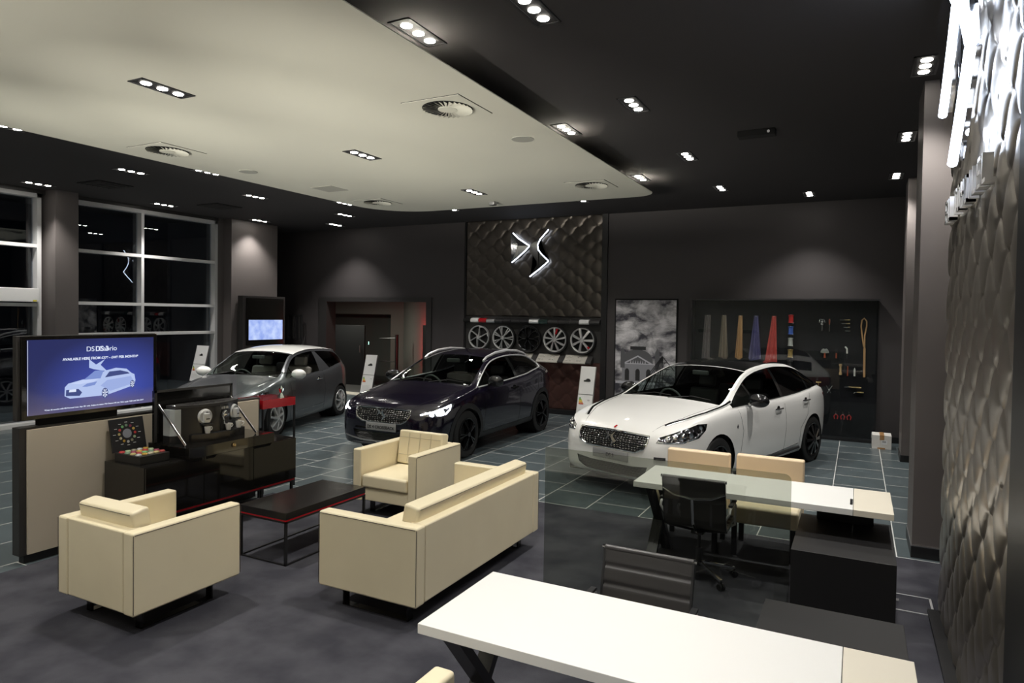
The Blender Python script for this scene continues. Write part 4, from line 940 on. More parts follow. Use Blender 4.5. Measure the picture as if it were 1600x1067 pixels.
# ================================================================== SEATING
def sofa_parts(t, W, D, H=0.685, zb=0.15, ncush=1, tuft=0):
    aw = 0.105
    for s in (-1, 1):
        x0, x1 = (s*W/2, s*(W/2-aw))
        bm = BM(); box(bm, x0, x1, -D/2, D/2, zb, H, 0.016, 3); a = obj('armrest', bm, 'leather', t)
        bm = BM(); xo = s*(W/2+0.0005)
        tube(bm, [(xo, -D/2+0.012, H-0.014), (xo, D/2-0.012, H-0.014), (xo, D/2-0.001, H-0.03), (xo, D/2-0.003, zb+0.02)], 0.0022, n=5); tube(bm, [(xo, -D/2+0.003, H-0.014), (xo, -D/2+0.003, zb+0.02)], 0.002, n=5)
        obj('piping', bm, 'seam', a)
    bm = BM(); box(bm, -W/2+aw+.002, W/2-aw-.002, -D/2+0.004, -D/2+0.13, zb+.004, H-0.002, 0.012, 3); obj('back', bm, 'leather', t)
    bm = BM(); box(bm, -W/2+aw+.002, W/2-aw-.002, -D/2+0.1, D/2-0.02, zb+.01, 0.29, 0.012); obj('seat_frame', bm, 'leather', t)
    iw = W-2*aw-0.012
    for k in range(ncush):
        x0 = -iw/2+k*iw/ncush+0.003; x1 = -iw/2+(k+1)*iw/ncush-0.003
        bm = BM(); box(bm, x0, x1, -D/2+0.14, D/2+0.0, 0.292, 0.43, 0.028, 4); obj('seat_cushion', bm, 'leather', t)
        bm = BM(); box(bm, x0, x1, 0, 0.13, 0, 0.365, 0.022, 4)
        mt = TR(0, -D/2+0.125, 0.42) @ RX(0.17)
        c = obj('back_cushion', bm, 'leather', t, mtx=mt)
        bm = BM(); n = max(2, int((x1-x0)/0.13))
        for j in range(1, n):
            xx = x0+(x1-x0)*j/n; tube(bm, [(xx, 0.1305, 0.03), (xx, 0.1325, 0.2), (xx, 0.1305, 0.34)], 0.0035, n=5)
        for z in (0.10, 0.29): tube(bm, [(x0+0.02, 0.131, z), (x1-0.02, 0.131, z)], 0.003, n=5)
        obj('stitching', bm, mat('stitch_cream', (0.55, 0.48, 0.33), 0.6) if 'stitch' not in M else M['stitch'], c, mtx=mt)
        bm = BM(); tube(bm, [(x0+.02, 0.001, 0.35), (x1-.02, 0.001, 0.35)], 0.002, n=5); obj('piping', bm, 'seam', c, mtx=mt)
    for s in (-1, 1):
        bm = BM(); x = s*(W/2-0.14) if W < 1.2 else s*(W/2-0.12)
        y0, y1 = -D/2+0.13, D/2-0.15
        for a, b_, c, d_ in ((y0, y1, 0, 0.012), (y0, y0+0.012, 0, zb+.005), (y1-0.012, y1, 0, zb+.005)): box(bm, x-0.03, x+0.03, a, b_, c, d_)
        obj('sled_leg', bm, 'gloss', t)
M['stitch'] = mat('stitch_cream', (0.52, 0.45, 0.31), 0.6)
t = thing('armchair', 'boxy cream leather armchair in the left foreground with its back to the camera', 'armchair', (-4.425, 3.055, 0), 0, 'cream leather armchairs'); sofa_parts(t, 0.815, 0.83)
t = thing('armchair', 'boxy cream leather armchair facing the camera in front of the dark purple car', 'armchair', (-4.245, 5.86, 0), PI, 'cream leather armchairs'); sofa_parts(t, 0.80, 0.84)
t = thing('sofa', 'long cream leather sofa seen from behind, right of the coffee table', 'sofa', (-2.965, 4.56, 0), PI/2); sofa_parts(t, 1.90, 0.85, ncush=1)

# coffee table
t = thing('coffee_table', 'low gloss black coffee table on a thin frame with a red line under its top', 'coffee table', (0, 0, 0))
X0, X1, Y0, Y1 = -4.67, -4.13, 4.02, 5.02
bm = BM(); box(bm, X0, X1, Y0, Y1, 0.385, 0.445, 0.002); obj('tabletop', bm, 'gloss2', t)
bm = BM(); box(bm, X0+.003, X1-.003, Y0+.003, Y1-.003, 0.372, 0.385); obj('red_line', bm, 'red', t)
for x in (X0+.01, X1-.01):
    for y in (Y0+.01, Y1-.01):
        bm = BM(); box(bm, x-.01, x+.01, y-.01, y+.01, 0.0, 0.355); obj('leg', bm, 'black', t)
for z in (0.0, 0.355):
    bm = BM()
    for a, b_, c, d_ in ((X0, X1, Y0, Y0+.018), (X0, X1, Y1-.018, Y1), (X0, X0+.018, Y0, Y1), (X1-.018, X1, Y0, Y1)): box(bm, a, b_, c, d_, z+.001, z+.017)
    obj('frame_ring', bm, 'black', t)

# ================================================================== DESKS
def desk(label, x0, xs, x1, y0, y1, z=0.73):
    t = thing('desk', label, 'desk', (0, 0, 0))
    bm = BM(); box(bm, x0, xs-0.0015, y0, y1, z-0.045, z, 0.0015, 1); obj('tabletop', bm, 'white', t, smooth=0)
    bm = BM(); box(bm, xs+0.0015, x1, y0, y1, z-0.045, z, 0.0015, 1); obj('end_top', bm, 'ivory', t, smooth=0)
    bm = BM(); box(bm, xs-0.022, xs-0.004, y0+0.14, y0+0.32, z-0.002, z+0.0008); obj('cable_slot', bm, 'dmetal', t)
    xl = x0+0.09
    for a, b_, dx in ((y0+0.06, y1-0.06, 0), (y1-0.06, y0+0.06, 0.012)):
        bm = BM(); L = Vector((0, b_-a, 0.684)).length; an = math.atan2(0.684, b_-a)
        prism(bm, [(a-0.03 if a < b_ else a+0.03, 0.0), (a+0.03 if a < b_ else a-0.03, 0.0), (b_+0.03 if a < b_ else b_-0.03, 0.685), (b_-0.03 if a < b_ else b_+0.03, 0.685)], xl+dx-0.005, xl+dx+0.08, 'x')
        obj('leg', bm, 'dmetal', t)
    bm = BM(); box(bm, xl, x1-0.5, (y0+y1)/2-0.03, (y0+y1)/2+0.03, z-0.085, z-0.046); obj('under_beam', bm, 'black', t)
    return t
desk('white topped desk in the foreground with ivory end section', -1.70, -0.024, 0.232, 2.43, 3.12)
desk('white topped desk behind the tinted glass screen, by the white car', -1.635, -0.001, 0.257, 5.42, 6.11)
def pedestal(label, x0, x1, y0, y1, h, yr):
    t = thing('desk_pedestal', label, 'cabinet', (0, 0, 0), 0)
    bm = BM(); box(bm, x0, x1, y0, y1, 0.0, h, 0.002); obj('body', bm, 'cabblack', t, smooth=0)
    bm = BM(); box(bm, x0+0.12, x1-0.12, yr-.03, yr+.03, h, 0.684); obj('riser', bm, 'black', t)
    return t
pedestal('low black cabinet under the far desk beside the glass screen', -0.38, 0.262, 5.02, 6.0, 0.50, 5.92)
pedestal('low black cabinet beyond the foreground desk, partly under its edge', -0.435, 0.25, 2.80, 4.06, 0.50, 2.86)
# glass screen
t = thing('glass_screen', 'frameless smoky glass divider standing between the two desks', 'divider', (-1.13, 4.3, 0))
bm = BM(); P = [(-0.805, 0.004), (0.80, 0.004)] + [(0.80-0.04+0.04*math.cos(a*PI/10), 1.173-0.04+0.04*math.sin(a*PI/10)) for a in range(6)] + [(-0.805, 1.173)]
prism(bm, P, -0.004, 0.004, 'y'); obj('pane', bm, 'glasspart', t, smooth=0)
for x in (-0.6, 0.6):
    bm = BM(); box(bm, x-.05, x+.05, -.03, .03, 0, 0.03, 0.002); obj('foot_clamp', bm, 'satin', t)

# floor box
t = thing('floor_box', 'silver framed floor socket lid in the carpet near the quilted panel', 'floor socket', (0.42, 5.74, 0.006))
bm = BM()
for a, b_, c, d_ in ((-.17, .115, -.17, -.158), (-.17, .115, .158, .17), (.10, .115, -.17, .17), (-.17, -.158, -.17, .17)): box(bm, a, b_, c, d_, 0, 0.004)
obj('frame', bm, 'bright', t)
bm = BM(); box(bm, -.158, .10, -.158, .158, 0, 0.002); obj('lid', bm, 'carpet', t)
bm = BM(); box(bm, -.13, -.10, 0.0, 0.05, 0.002, 0.005); obj('catch', bm, 'satin', t)

# office chairs
def office_chair(label, loc, rz):
    t = thing('office_chair', label, 'office chair', loc, rz, 'black leather swivel chairs')
    W = 0.235
    # sling profile: seat front -> back top
    prof = [(0.25, 0.425), (0.235, 0.455), (0.20, 0.468), (0.10, 0.458), (0.0, 0.448), (-0.10, 0.445), (-0.155, 0.452), (-0.185, 0.478), (-0.20, 0.52), (-0.215, 0.60), (-0.235, 0.70), (-0.262, 0.80), (-0.27, 0.845)]
    # resample
    P = []
    for (a, b_), (c, d_) in zip(prof, prof[1:]):
        L = math.hypot(c-a, d_-b_); n = max(1, int(L/0.008))
        for i in range(n): P.append((a+(c-a)*i/n, b_+(d_-b_)*i/n))
    P.append(prof[-1])
    def sling(lo, hi, nm, every):
        bm = BM(); A = []; acc = 0; seg = P[lo:hi]; L = len(seg)
        def off(i):
            q0 = seg[max(i-1, 0)]; q1 = seg[min(i+1, L-1)]; dx, dz = q1[0]-q0[0], q1[1]-q0[1]; l = math.hypot(dx, dz) or 1
            return (-dz/l, dx/l)     # towards the sitter side for path running front->up
        rows_ = []
        for i, (y, z) in enumerate(seg):
            nx_, nz_ = off(i)
            g = -0.009*math.exp(-(((i % every)-every/2)**2)/1.6); SG = 1
            th = 0.011
            rows_.append(((y-nx_*(th+g)*SG, z-nz_*(th+g)*SG), (y+nx_*th*SG, z+nz_*th*SG)))
        ring = [r[0] for r in rows_] + [r[1] for r in rows_][::-1]
        Lf = [bm.verts.new((-W, y, z)) for y, z in ring]; Rt = [bm.verts.new((W, y, z)) for y, z in ring]; m_ = len(ring)
        for i in range(m_): bm.faces.new([Lf[i], Lf[(i+1) % m_], Rt[(i+1) % m_], Rt[i]])
        for S in (Lf, Rt):
            for i in range(L-1): bm.faces.new([S[i], S[i+1], S[m_-2-i], S[m_-1-i]])
        obj(nm, bm, 'blackleather', t, smooth=60)
    k = next(i for i, p in enumerate(P) if p[0] <= -0.155)
    sling(0, k+1, 'seat', 8); sling(k, len(P), 'backrest', 11)
    bm = BM(); tube(bm, [(-W, -0.27, 0.85), (W, -0.27, 0.85)], 0.014, n=12); obj('top_roll', bm, 'blackleather', t)
    for s in (-1, 1):
        bm = BM(); tube(bm, [(s*W, y, z) for y, z in prof], 0.009, n=8, flat=(0.012, 0.026)); fr = obj('side_frame', bm, 'dmetal', t)
        bm = BM(); tube(bm, [(s*(W+.004), -0.27, 0.85), (s*(W+.016), -0.27, 0.85)], 0.011, n=10); obj('end_cap', bm, 'chrome', fr)
        bm = BM(); x = s*(W+0.03)
        tube(bm, [(s*W, -0.205, 0.55), (x, -0.21, 0.60), (x, -0.19, 0.63), (x, 0.02, 0.635), (x, 0.055, 0.61), (x, 0.055, 0.45), (s*W, 0.05, 0.435)], 0.01, n=8); ar = obj('armrest', bm, 'bright', t)
        bm = BM(); box(bm, x-0.017, x+0.017, -0.18, 0.03, 0.642, 0.66, 0.006); obj('arm_pad', bm, 'black', ar)
    bm = BM(); tube(bm, [(-W, -0.262, 0.755), (-W*.6, -0.285, 0.715), (0, -0.295, 0.70), (W*.6, -0.285, 0.715), (W, -0.262, 0.755)], 0.009, n=8); tube(bm, [(0, -0.295, 0.70), (0, -0.25, 0.50), (0, -0.12, 0.40)], 0.013, n=8); obj('back_spreader', bm, 'chrome', t)
    bm = BM(); tube(bm, [(-W, 0.1, 0.44), (0, 0.06, 0.395), (W, 0.1, 0.44)], 0.011, n=8); tube(bm, [(-W, -0.11, 0.43), (0, -0.07, 0.395), (W, -0.11, 0.43)], 0.011, n=8); box(bm, -0.05, 0.05, -0.10, 0.09, 0.37, 0.40, 0.008); obj('under_frame', bm, 'dmetal', t)
    bm = BM(); cyl(bm, (0,0,0.10), 0.025, 0.14, n=16); cyl(bm, (0,0,0.24), 0.014, 0.14, n=12); obj('column', bm, 'black', t)
    for j in range(5):
        a = 2*PI*j/5+0.5; bm = BM(); r_ = 0.29
        tube(bm, [(0.02*math.cos(a), 0.02*math.sin(a), 0.125), (r_*math.cos(a), r_*math.sin(a), 0.075)], 0.01, flat=(0.022, 0.018)); lg = obj('base_leg', bm, 'chrome', t)
        bm = BM(); cx, cy = r_*math.cos(a), r_*math.sin(a)
        for q in (-0.014, 0.014): cyl(bm, (0, q-0.008, 0.026), 0.026, 0.016, axis='y', n=16, mtx=TR(cx, cy, 0) @ RZ(a))
        cyl(bm, (cx, cy, 0.03), 0.008, 0.045, n=8); obj('caster', bm, 'black', lg)
    return t
office_chair('black leather swivel chair right behind the foreground desk, facing the camera', (-0.948, 3.17, 0.006), PI)
office_chair('black leather swivel chair seen from behind through the tinted glass screen', (-1.10, 5.49, 0.006), 0)

# visitor chairs
def visitor_chair(label, loc, rz, m_='peach'):
    t = thing('visitor_chair', label, 'chair', loc, rz, 'upholstered visitor chairs')
    bm = BM(); box(bm, -0.295, 0.295, -0.28, -0.19, 0.30, 0.82, 0.018, 3, mtx=None); obj('backrest', bm, m_, t)
    bm = BM(); box(bm, -0.29, 0.29, -0.20, 0.26, 0.30, 0.46, 0.03, 4); obj('seat', bm, 'leather', t)
    for x in (-0.24, 0.24):
        for y in (-0.22, 0.20):
            bm = BM(); box(bm, x-.022, x+.022, y-.022, y+.022, 0, 0.31); obj('leg', bm, 'black', t)
    return t
visitor_chair('peach cream upholstered chair behind the far desk, left of the pair', (-1.335, 6.33, 0), PI)
visitor_chair('peach cream upholstered chair behind the far desk, right of the pair', (-0.695, 6.38, 0), PI)
visitor_chair('cream chair back just showing at the bottom edge under the foreground desk', (-1.53, 1.735, 0.006), PI/2, 'leather')

# ================================================================== PRICE TOTEMS
def totem(label, X, Y, rz, h, w, lean=0.10, pic='car'):
    t = thing('price_stand', label, 'sign', (X, Y, 0), rz, 'leaning price stands by the cars')
    lm = RX(-lean)       # leans away from the viewer side (-y)
    bm = BM(); box(bm, -w/2, w/2, 0.0, 0.012, 0.0, h*0.46); obj('dark_lower_panel', bm, 'glasspriv', t, mtx=lm, smooth=0)
    bm = BM(); box(bm, -w/2, w/2, 0.0, 0.02, h*0.46, h, 0.002); obj('board', bm, 'paper', t, mtx=lm)
    bm = BM(); box(bm, w/2+0.001, w/2+0.008, -0.002, 0.03, 0.0, h, 0.001); box(bm, -w/2-0.006, -w/2-0.001, -0.002, 0.02, 0.0, h); obj('edge_rail', bm, 'satin', t, mtx=lm)
    bm = BM(); box(bm, -w/2, w/2, -0.0015, 0, h*0.715, h*0.72); obj('divider_line', bm, 'ink', t, mtx=lm)
    bm = BM(); c = h*0.86; prism(bm, [(-0.05, c-0.015), (-0.045, c), (-0.02, c+0.006), (0.0, c+0.025), (0.03, c+0.025), (0.05, c+0.006), (0.055, c-0.015), (0.035, c-0.02), (-0.035, c-0.02)], -0.0025, -0.0005, 'y', mtx=lm); obj('car_picture', bm, 'ink', t, smooth=0)
    for k, (c_, nm) in enumerate((((.05,.35,.1), 'g'), ((.3,.5,.05), 'l'), ((.8,.65,.05), 'y'), ((.8,.35,.03), 'o'), ((.6,.08,.03), 'r'))):
        bm = BM(); z = h*0.70-0.02-k*0.02; box(bm, -w/2+0.02, -w/2+0.045+k*0.011, -0.0022, -0.0005, z-0.016, z); obj('energy_bar', bm, M.setdefault('en'+nm, mat('energy_band_'+nm, c_, 0.5)), t, mtx=lm)
    bm = BM(); box(bm, w/2-0.07, w/2-0.035, -0.0022, -0.0005, h*0.66, h*0.668)
    for k in range(7): box(bm, -w/2+0.02, w/2-0.04-0.02*(k % 3), -0.0018, -0.0005, h*0.50+k*0.015, h*0.50+k*0.015+0.002)
    obj('small_print', bm, M.setdefault('greyink', mat('grey_ink', (0.5,0.5,0.5), 0.6)), t, mtx=lm)
    return t
totem('white price stand between the dark purple car and the white car', -3.40, 8.62, 0.0, 1.43, 0.215, 0.27)
totem('white price stand between the silver grey car and the dark purple car', -8.10, 9.66, 0.0, 1.35, 0.26, 0.25)
totem('white price stand by the window, left of the silver grey car', -12.2, 9.2, 0.0, 1.40, 0.36, 0.25)
# ================================================================== CARS
def curve(keys):
    K = sorted(keys); xs = [k[0] for k in K]; ys = [k[1] for k in K]; n = len(K)
    h = [xs[i+1]-xs[i] for i in range(n-1)]; dl = [(ys[i+1]-ys[i])/h[i] for i in range(n-1)]
    m = [dl[0]] + [0]*(n-2) + [dl[-1]]
    for i in range(1, n-1):
        if dl[i-1]*dl[i] > 0:
            w1, w2 = 2*h[i]+h[i-1], h[i]+2*h[i-1]; m[i] = (w1+w2)/(w1/dl[i-1]+w2/dl[i])
    def f(x):
        if x <= xs[0]: return ys[0]
        if x >= xs[-1]: return ys[-1]
        i = max(j for j in range(n-1) if xs[j] <= x); t = (x-xs[i])/h[i]
        return ys[i]*(2*t**3-3*t*t+1)+m[i]*h[i]*(t**3-2*t*t+t)+ys[i+1]*(-2*t**3+3*t*t)+m[i+1]*h[i]*(t**3-t*t)
    return f

def inpoly(x, y, P):
    c = False; n = len(P)
    for i in range(n):
        x0, y0 = P[i]; x1, y1 = P[(i+1) % n]
        if (y0 > y) != (y1 > y) and x < (x1-x0)*(y-y0)/(y1-y0)+x0: c = not c
    return c

def cut(bm, poly, d, e, test=None, nmin=0.05):
    d = Vector(d).normalized(); e = Vector(e).normalized(); up = Vector((0,0,1)) if abs(d.z) < 0.9 else Vector((0,1,0))
    s0, s1 = min(p[0] for p in poly)-.03, max(p[0] for p in poly)+.03; z0, z1 = min(p[1] for p in poly)-.03, max(p[1] for p in poly)+.03
    def cand():
        out = []
        for f in bm.faces:
            if f.normal.dot(d) < nmin: continue
            c = f.calc_center_median()
            if test and not test(c, f.normal): continue
            ss = [v.co.dot(e) for v in f.verts]; zz = [v.co.dot(up) for v in f.verts]
            if max(ss) < s0 or min(ss) > s1 or max(zz) < z0 or min(zz) > z1: continue
            out.append(f)
        return out
    n = len(poly)
    bm.normal_update()
    for i in range(n):
        p, q = poly[i], poly[(i+1) % n]
        if math.hypot(p[0]-q[0], p[1]-q[1]) < 1e-5: continue
        ed = e*(q[0]-p[0])+up*(q[1]-p[1]); nn = ed.cross(d)
        if nn.length < 1e-7: continue
        F = cand(); es = {x for f in F for x in f.edges}; vs = {v for f in F for v in f.verts}
        bmesh.ops.bisect_plane(bm, geom=F+list(es)+list(vs), plane_co=e*p[0]+up*p[1], plane_no=nn.normalized(), dist=1e-5)
        bm.normal_update()
    return [f for f in cand() if inpoly(f.calc_center_median().dot(e), f.calc_center_median().dot(up), poly)]

def sep(bm, faces, push=0.0):
    nb = BM(); mp = {}
    for f in faces:
        vs = []
        for v in f.verts:
            if v not in mp: mp[v] = nb.verts.new(v.co)
            vs.append(mp[v])
        try: nb.faces.new(vs)
        except ValueError: pass
    bmesh.ops.delete(bm, geom=list(faces), context='FACES')
    nb.normal_update()
    if push:
        for v in nb.verts: v.co += v.normal*push
    return nb

def build_car(S, loc, rz):
    n, tl, wb, W = S['nose'], S['tail'], S['wb'], S['W']
    zt, zbelt = curve(S['top']), curve(S['belt'])
    w = curve([(n, .50), (n-.02, .62), (n-.06, .71), (n-.14, W*.86), (n-.30, W*.935), (.1, W*.985), (-1.2, W), (-wb, W*.985), (tl+.35, W*.92), (tl+.12, W*.82), (tl+.03, .66), (tl, .58)])
    zb = curve([(n, .27), (n-.04, .22), (n-.15, S['clear']), (-wb*.5, S['clear']+.01), (-wb-.4, S['clear']+.03), (tl+.1, .30), (tl, .36)])
    wr = curve(S['wr']); dr = curve(S['dr'])
    xs = []
    x = tl
    brk = sorted([tl, tl+.01, tl+.03, tl+.06, tl+.10, tl+.16, tl+.24] + [S['ws'][0], S['ws'][1]] + [n-.24, n-.18, n-.14, n-.10, n-.07, n-.045, n-.025, n-.012, n])
    xs = list(brk)
    k = tl+.24
    while k < n-.24:
        if all(abs(k-b_) > .02 for b_ in xs): xs.append(k)
        k += .05
    xs = sorted(xs)
    NS, NG, NT = 18, 8, 11
    def sect(x):
        ww, z0, zbl, z1, r_, dd = w(x), zb(x), zbelt(x), zt(x), wr(x), dr(x)
        zbl = min(zbl, z1-.02); zr = max(z1-dd, zbl+.008); r_ = min(r_, ww*.93-.01)
        h = zbl-z0; tuck = S.get('tuck', .93)
        C = [(ww*.80, z0), (ww*.945, z0+.03), (ww*.985, z0+.14*h/.6), (ww*(.995), z0+.42*h), (ww*1.0, z0+.62*h), (ww*.985, z0+.84*h), (ww*.96, z0+.95*h), (ww*tuck, zbl)]
        P = [(0, z0), (ww*.45, z0)]
        for i in range(NS):
            u = i/(NS-1)*(len(C)-1); a = min(int(u), len(C)-2); t = u-a
            p0, p1, p2, p3 = C[max(a-1, 0)], C[a], C[a+1], C[min(a+2, len(C)-1)]
            P.append(tuple(0.5*((2*p1[j])+(-p0[j]+p2[j])*t+(2*p0[j]-5*p1[j]+4*p2[j]-p3[j])*t*t+(-p0[j]+3*p1[j]-3*p2[j]+p3[j])*t**3) for j in (0, 1)))
        bx, bz = P[-1]
        for i in range(1, NG+1):
            t = i/NG; P.append((bx+(r_-bx)*t+.018*math.sin(PI*t), bz+(zr-bz)*t))
        for i in range(1, NT+1):
            t = i/NT; y = r_*(1-t); P.append((y, zr+(z1-zr)*(1-(y/r_)**2.4)))
        return P
    bm = BM(); rowsL, rowsR = [], []
    for x in xs:
        P = sect(x); L = [bm.verts.new((x, y, z)) for y, z in P]
        R = [L[0]] + [bm.verts.new((x, -y, z)) for y, z in P[1:-1]] + [L[-1]]
        rowsL.append(L); rowsR.append(R)
    m = len(rowsL[0])
    for j in range(len(xs)-1):
        for i in range(m-1):
            bm.faces.new([rowsL[j][i], rowsL[j+1][i], rowsL[j+1][i+1], rowsL[j][i+1]])
            bm.faces.new([rowsR[j][i+1], rowsR[j+1][i+1], rowsR[j+1][i], rowsR[j][i]])
    for j, fl in ((0, 1), (len(xs)-1, 0)):
        for i in range(m-1):
            q = [rowsL[j][i], rowsL[j][i+1], rowsR[j][i+1], rowsR[j][i]]
            q = [v for k_, v in enumerate(q) if v not in q[:k_]]
            bm.faces.new(q if fl else q[::-1])
    bm.normal_update()
    # make sure normals point outwards
    f0 = max(bm.faces, key=lambda f: f.calc_center_median().z)
    if f0.normal.z < 0: bmesh.ops.reverse_faces(bm, faces=bm.faces)
    bm.normal_update()
    bvh = BVHTree.FromBMesh(bm)
    def hit(o, d):
        r = bvh.ray_cast(Vector(o), Vector(d), 6)
        return (r[0], r[1]) if r[0] is not None else (Vector(o)+Vector(d)*3, -Vector(d))
    def pside(x, z, s): return hit((x, 3*s, z), (0, -s, 0))
    def pfront(y, z): return hit((3, y, z), (-1, 0, 0))
    def ptop(x, y): return hit((x, y, 3), (0, 0, -1))
    def line3(pts, fn, r, push=0.0, n_=6, sub=6):
        out = []
        for a, b_ in zip(pts, pts[1:]):
            for i in range(sub): out.append((a[0]+(b_[0]-a[0])*i/sub, a[1]+(b_[1]-a[1])*i/sub))
        out.append(pts[-1]); L = []
        for q in out:
            h, nn = fn(*q); L.append(h+nn*push)
        return L
    t = thing('car', S['label'], 'car', loc, rz)
    paint = S['paint']
    def O(nm, b_, m_, par=None, sm=40): return obj(nm, b_, None, par or t, smooth=sm, mats=[m_])
    X, Y, Z = Vector((1,0,0)), Vector((0,1,0)), Vector((0,0,1))
    # wheel arches
    Rt = S['R']; Ra = Rt+S.get('gap', .045)
    def circ(cx, cz, r_, k=28): return [(cx+r_*math.cos(2*PI*i/k), cz+r_*math.sin(2*PI*i/k)) for i in range(k)]
    for s in (1, -1):
        for cx in (0, -wb):
            if S.get('clad'):
                F = cut(bm, circ(cx, Rt, Ra+.075), (0, s, 0), X, lambda c, nn: c.y*s > .4)
                F2 = cut(bm, circ(cx, Rt, Ra), (0, s, 0), X, lambda c, nn: c.y*s > .4)
                bmesh.ops.delete(bm, geom=F2, context='FACES')
                F = [f for f in bm.faces if f.calc_center_median().y*s > .4 and f.normal.y*s > .05 and math.hypot(f.calc_center_median().x-cx, f.calc_center_median().z-Rt) < Ra+.075]
                O('wheel_arch_trim', sep(bm, F, .006), M['plastic'])
            else:
                F2 = cut(bm, circ(cx, Rt, Ra), (0, s, 0), X, lambda c, nn: c.y*s > .4)
                bmesh.ops.delete(bm, geom=F2, context='FACES')
            b2 = BM(); ww = w(cx)
            lathe(b2, [(Ra+.002, s*.5), (Ra+.002, s*(ww*.965))], axis='y', n=28, c=(cx, 0, Rt))
            lathe(b2, [(0.01, s*.5), (Ra+.002, s*.5)], axis='y', n=28, c=(cx, 0, Rt))
            O('arch_liner', b2, M['gap'])
    if S.get('clad'):
        for s in (1, -1):
            F = cut(bm, [(-wb+Ra+.05, .0), (-Ra-.05, .0), (-Ra-.05, zb(-1)+.10), (-wb+Ra+.05, zb(-1)+.12)], (0, s, 0), X, lambda c, nn: c.y*s > .4)
            O('sill_trim', sep(bm, F, .005), M['plastic'])
    # side windows
    xa = None
    top_o, bot_o = S.get('dlo_top', .035), .018
    zr = lambda x: zt(x)-dr(x)
    X0, X1 = S['dlo']       # front limit, rear limit
    sx = [X0+(X1-X0)*i/26 for i in range(27)]
    up_ = [(x, zr(x)-top_o) for x in sx if zr(x)-top_o > zbelt(x)+bot_o+.012]; lo_ = [(x, zbelt(x)+bot_o) for x in sx if zr(x)-top_o > zbelt(x)+bot_o+.012]
    dlo = up_ + S['dlo_rear'] + lo_[::-1]
    for s in (1, -1):
        F = cut(bm, dlo, (0, s, 0), X, lambda c, nn: c.y*s > .35 and c.z > zbelt(c.x)-.02)
        wbm = sep(bm, F, 0)
        # pillars inside the glazed area
        Pn = []
        for kind, P in S['pillars']:
            F = cut(wbm, P, (0, s, 0), X)
            if F: O('window_pillar', sep(wbm, F, .001), M['pblack'] if kind == 'b' else paint)
        wbm.normal_update()
        lines = [sum(p[0] for p in P)/len(P) for k_, P in S['pillars']]
        groups = {}
        for f in wbm.faces: groups.setdefault(sum(1 for l in lines if f.calc_center_median().x < l), []).append(f)
        for g in sorted(groups):
            fs = [f for f in groups[g] if f.is_valid]
            if fs:
                nb = BM(); mp = {}
                for f in fs:
                    vs = [mp.setdefault(v, None) or mp.__setitem__(v, nb.verts.new(v.co)) or mp[v] for v in f.verts]
                    try: nb.faces.new(vs)
                    except ValueError: pass
                nb.normal_update()
                for v in nb.verts: v.co.y -= s*.004
                if not (S.get('open_front') == g and s == 1): O('side_window', nb, M['glasspriv'] if g >= S['priv'] else M['glasscar'])
                else: nb.free()
        wbm.free()
        if S.get('dlo_chrome'):
            b2 = BM(); P3 = [pside(x, z, s) for x, z in dlo]; tube(b2, [p+nn*.003 for p, nn in P3], S['dlo_chrome'], n=6, closed=True); O('window_surround', b2, M[S.get('dlo_mat', 'chrome')])
    # windscreen
    wt, wbs = S['ws']
    def arc_y(x, inset): 
        r_ = wr(x)-inset; return [(r_*(1-2*i/12), zr(x)+(zt(x)-zr(x))*(1-abs((r_*(1-2*i/12))/wr(x))**2.4)) for i in range(13)]
    topa = arc_y(wt, .035); bot = [(y, z+.004-0.0*abs(y)) for y, z in arc_y(wbs, .03)]
    side = [wt+(wbs-wt)*i/6 for i in range(1, 6)]
    poly = topa + [(-(wr(x)-.033), zr(x)+.002) for x in side] + bot[::-1] + [((wr(x)-.033), zr(x)+.002) for x in side[::-1]]
    F = cut(bm, poly, X, Y, lambda c, nn: wt-.03 < c.x < wbs+.06, nmin=.1)
    ws = O('windscreen', sep(bm, F, -.003), M['glasscar'])
    b2 = BM()
    for y0, y1 in ((-.55, .02), (.02, .58)):
        L = line3([(wbs+.02-.02*abs(y0), y0), (wbs-.10, (y0+y1)/2), (wbs-.06-.03*abs(y1), y1)], ptop, .006, .012); tube(b2, L, .006, n=6)
    O('wipers', b2, M['plastic'])
    # rear window
    rt, rb = S['rw']
    rpoly = [(y, z-.01) for y, z in arc_y(rt, .07)] + [(y, z+.01) for y, z in arc_y(rb, .10)][::-1]
    F = cut(bm, rpoly, -X, Y, lambda c, nn: rb-.05 < c.x < rt+.03, nmin=.1)
    if F: O('rear_window', sep(bm, F, -.003), M['glasspriv'])
    # roof panel
    if S.get('roof'):
        mt_, inset, xr0, xr1 = S['roof']
        rx = [xr0+(xr1-xr0)*i/12 for i in range(13)]
        F = cut(bm, [(x_, wr(x_)-inset) for x_ in rx] + [(x_, -wr(x_)+inset) for x_ in rx[::-1]], Z, X, lambda c, nn: c.z > zbelt(c.x)+.1, nmin=.05)
        rp = sep(bm, F, S.get('roof_push', .001)); O('roof_panel', rp, M[mt_])
    # grille, intake, lamps
    g = S['grille']; F = cut(bm, g, X, Y, lambda c, nn: c.x > n-.5, nmin=.15)
    gr = O('grille', sep(bm, F, -.006), m_grille())
    b2 = BM(); P3 = [pfront(y, z) for y, z in [q for a, b_ in zip(g, g[1:]+g[:1]) for q in [(a[0]+(b_[0]-a[0])*i/6, a[1]+(b_[1]-a[1])*i/6) for i in range(6)]]]
    tube(b2, [p+nn*.004 for p, nn in P3], .011, n=8, closed=True); O('grille_surround', b2, M['chrome'], gr)
    zc = S['emb_z']; h0, _ = pfront(0, zc); b2 = BM(); sc_ = S.get('emb_s', .17)
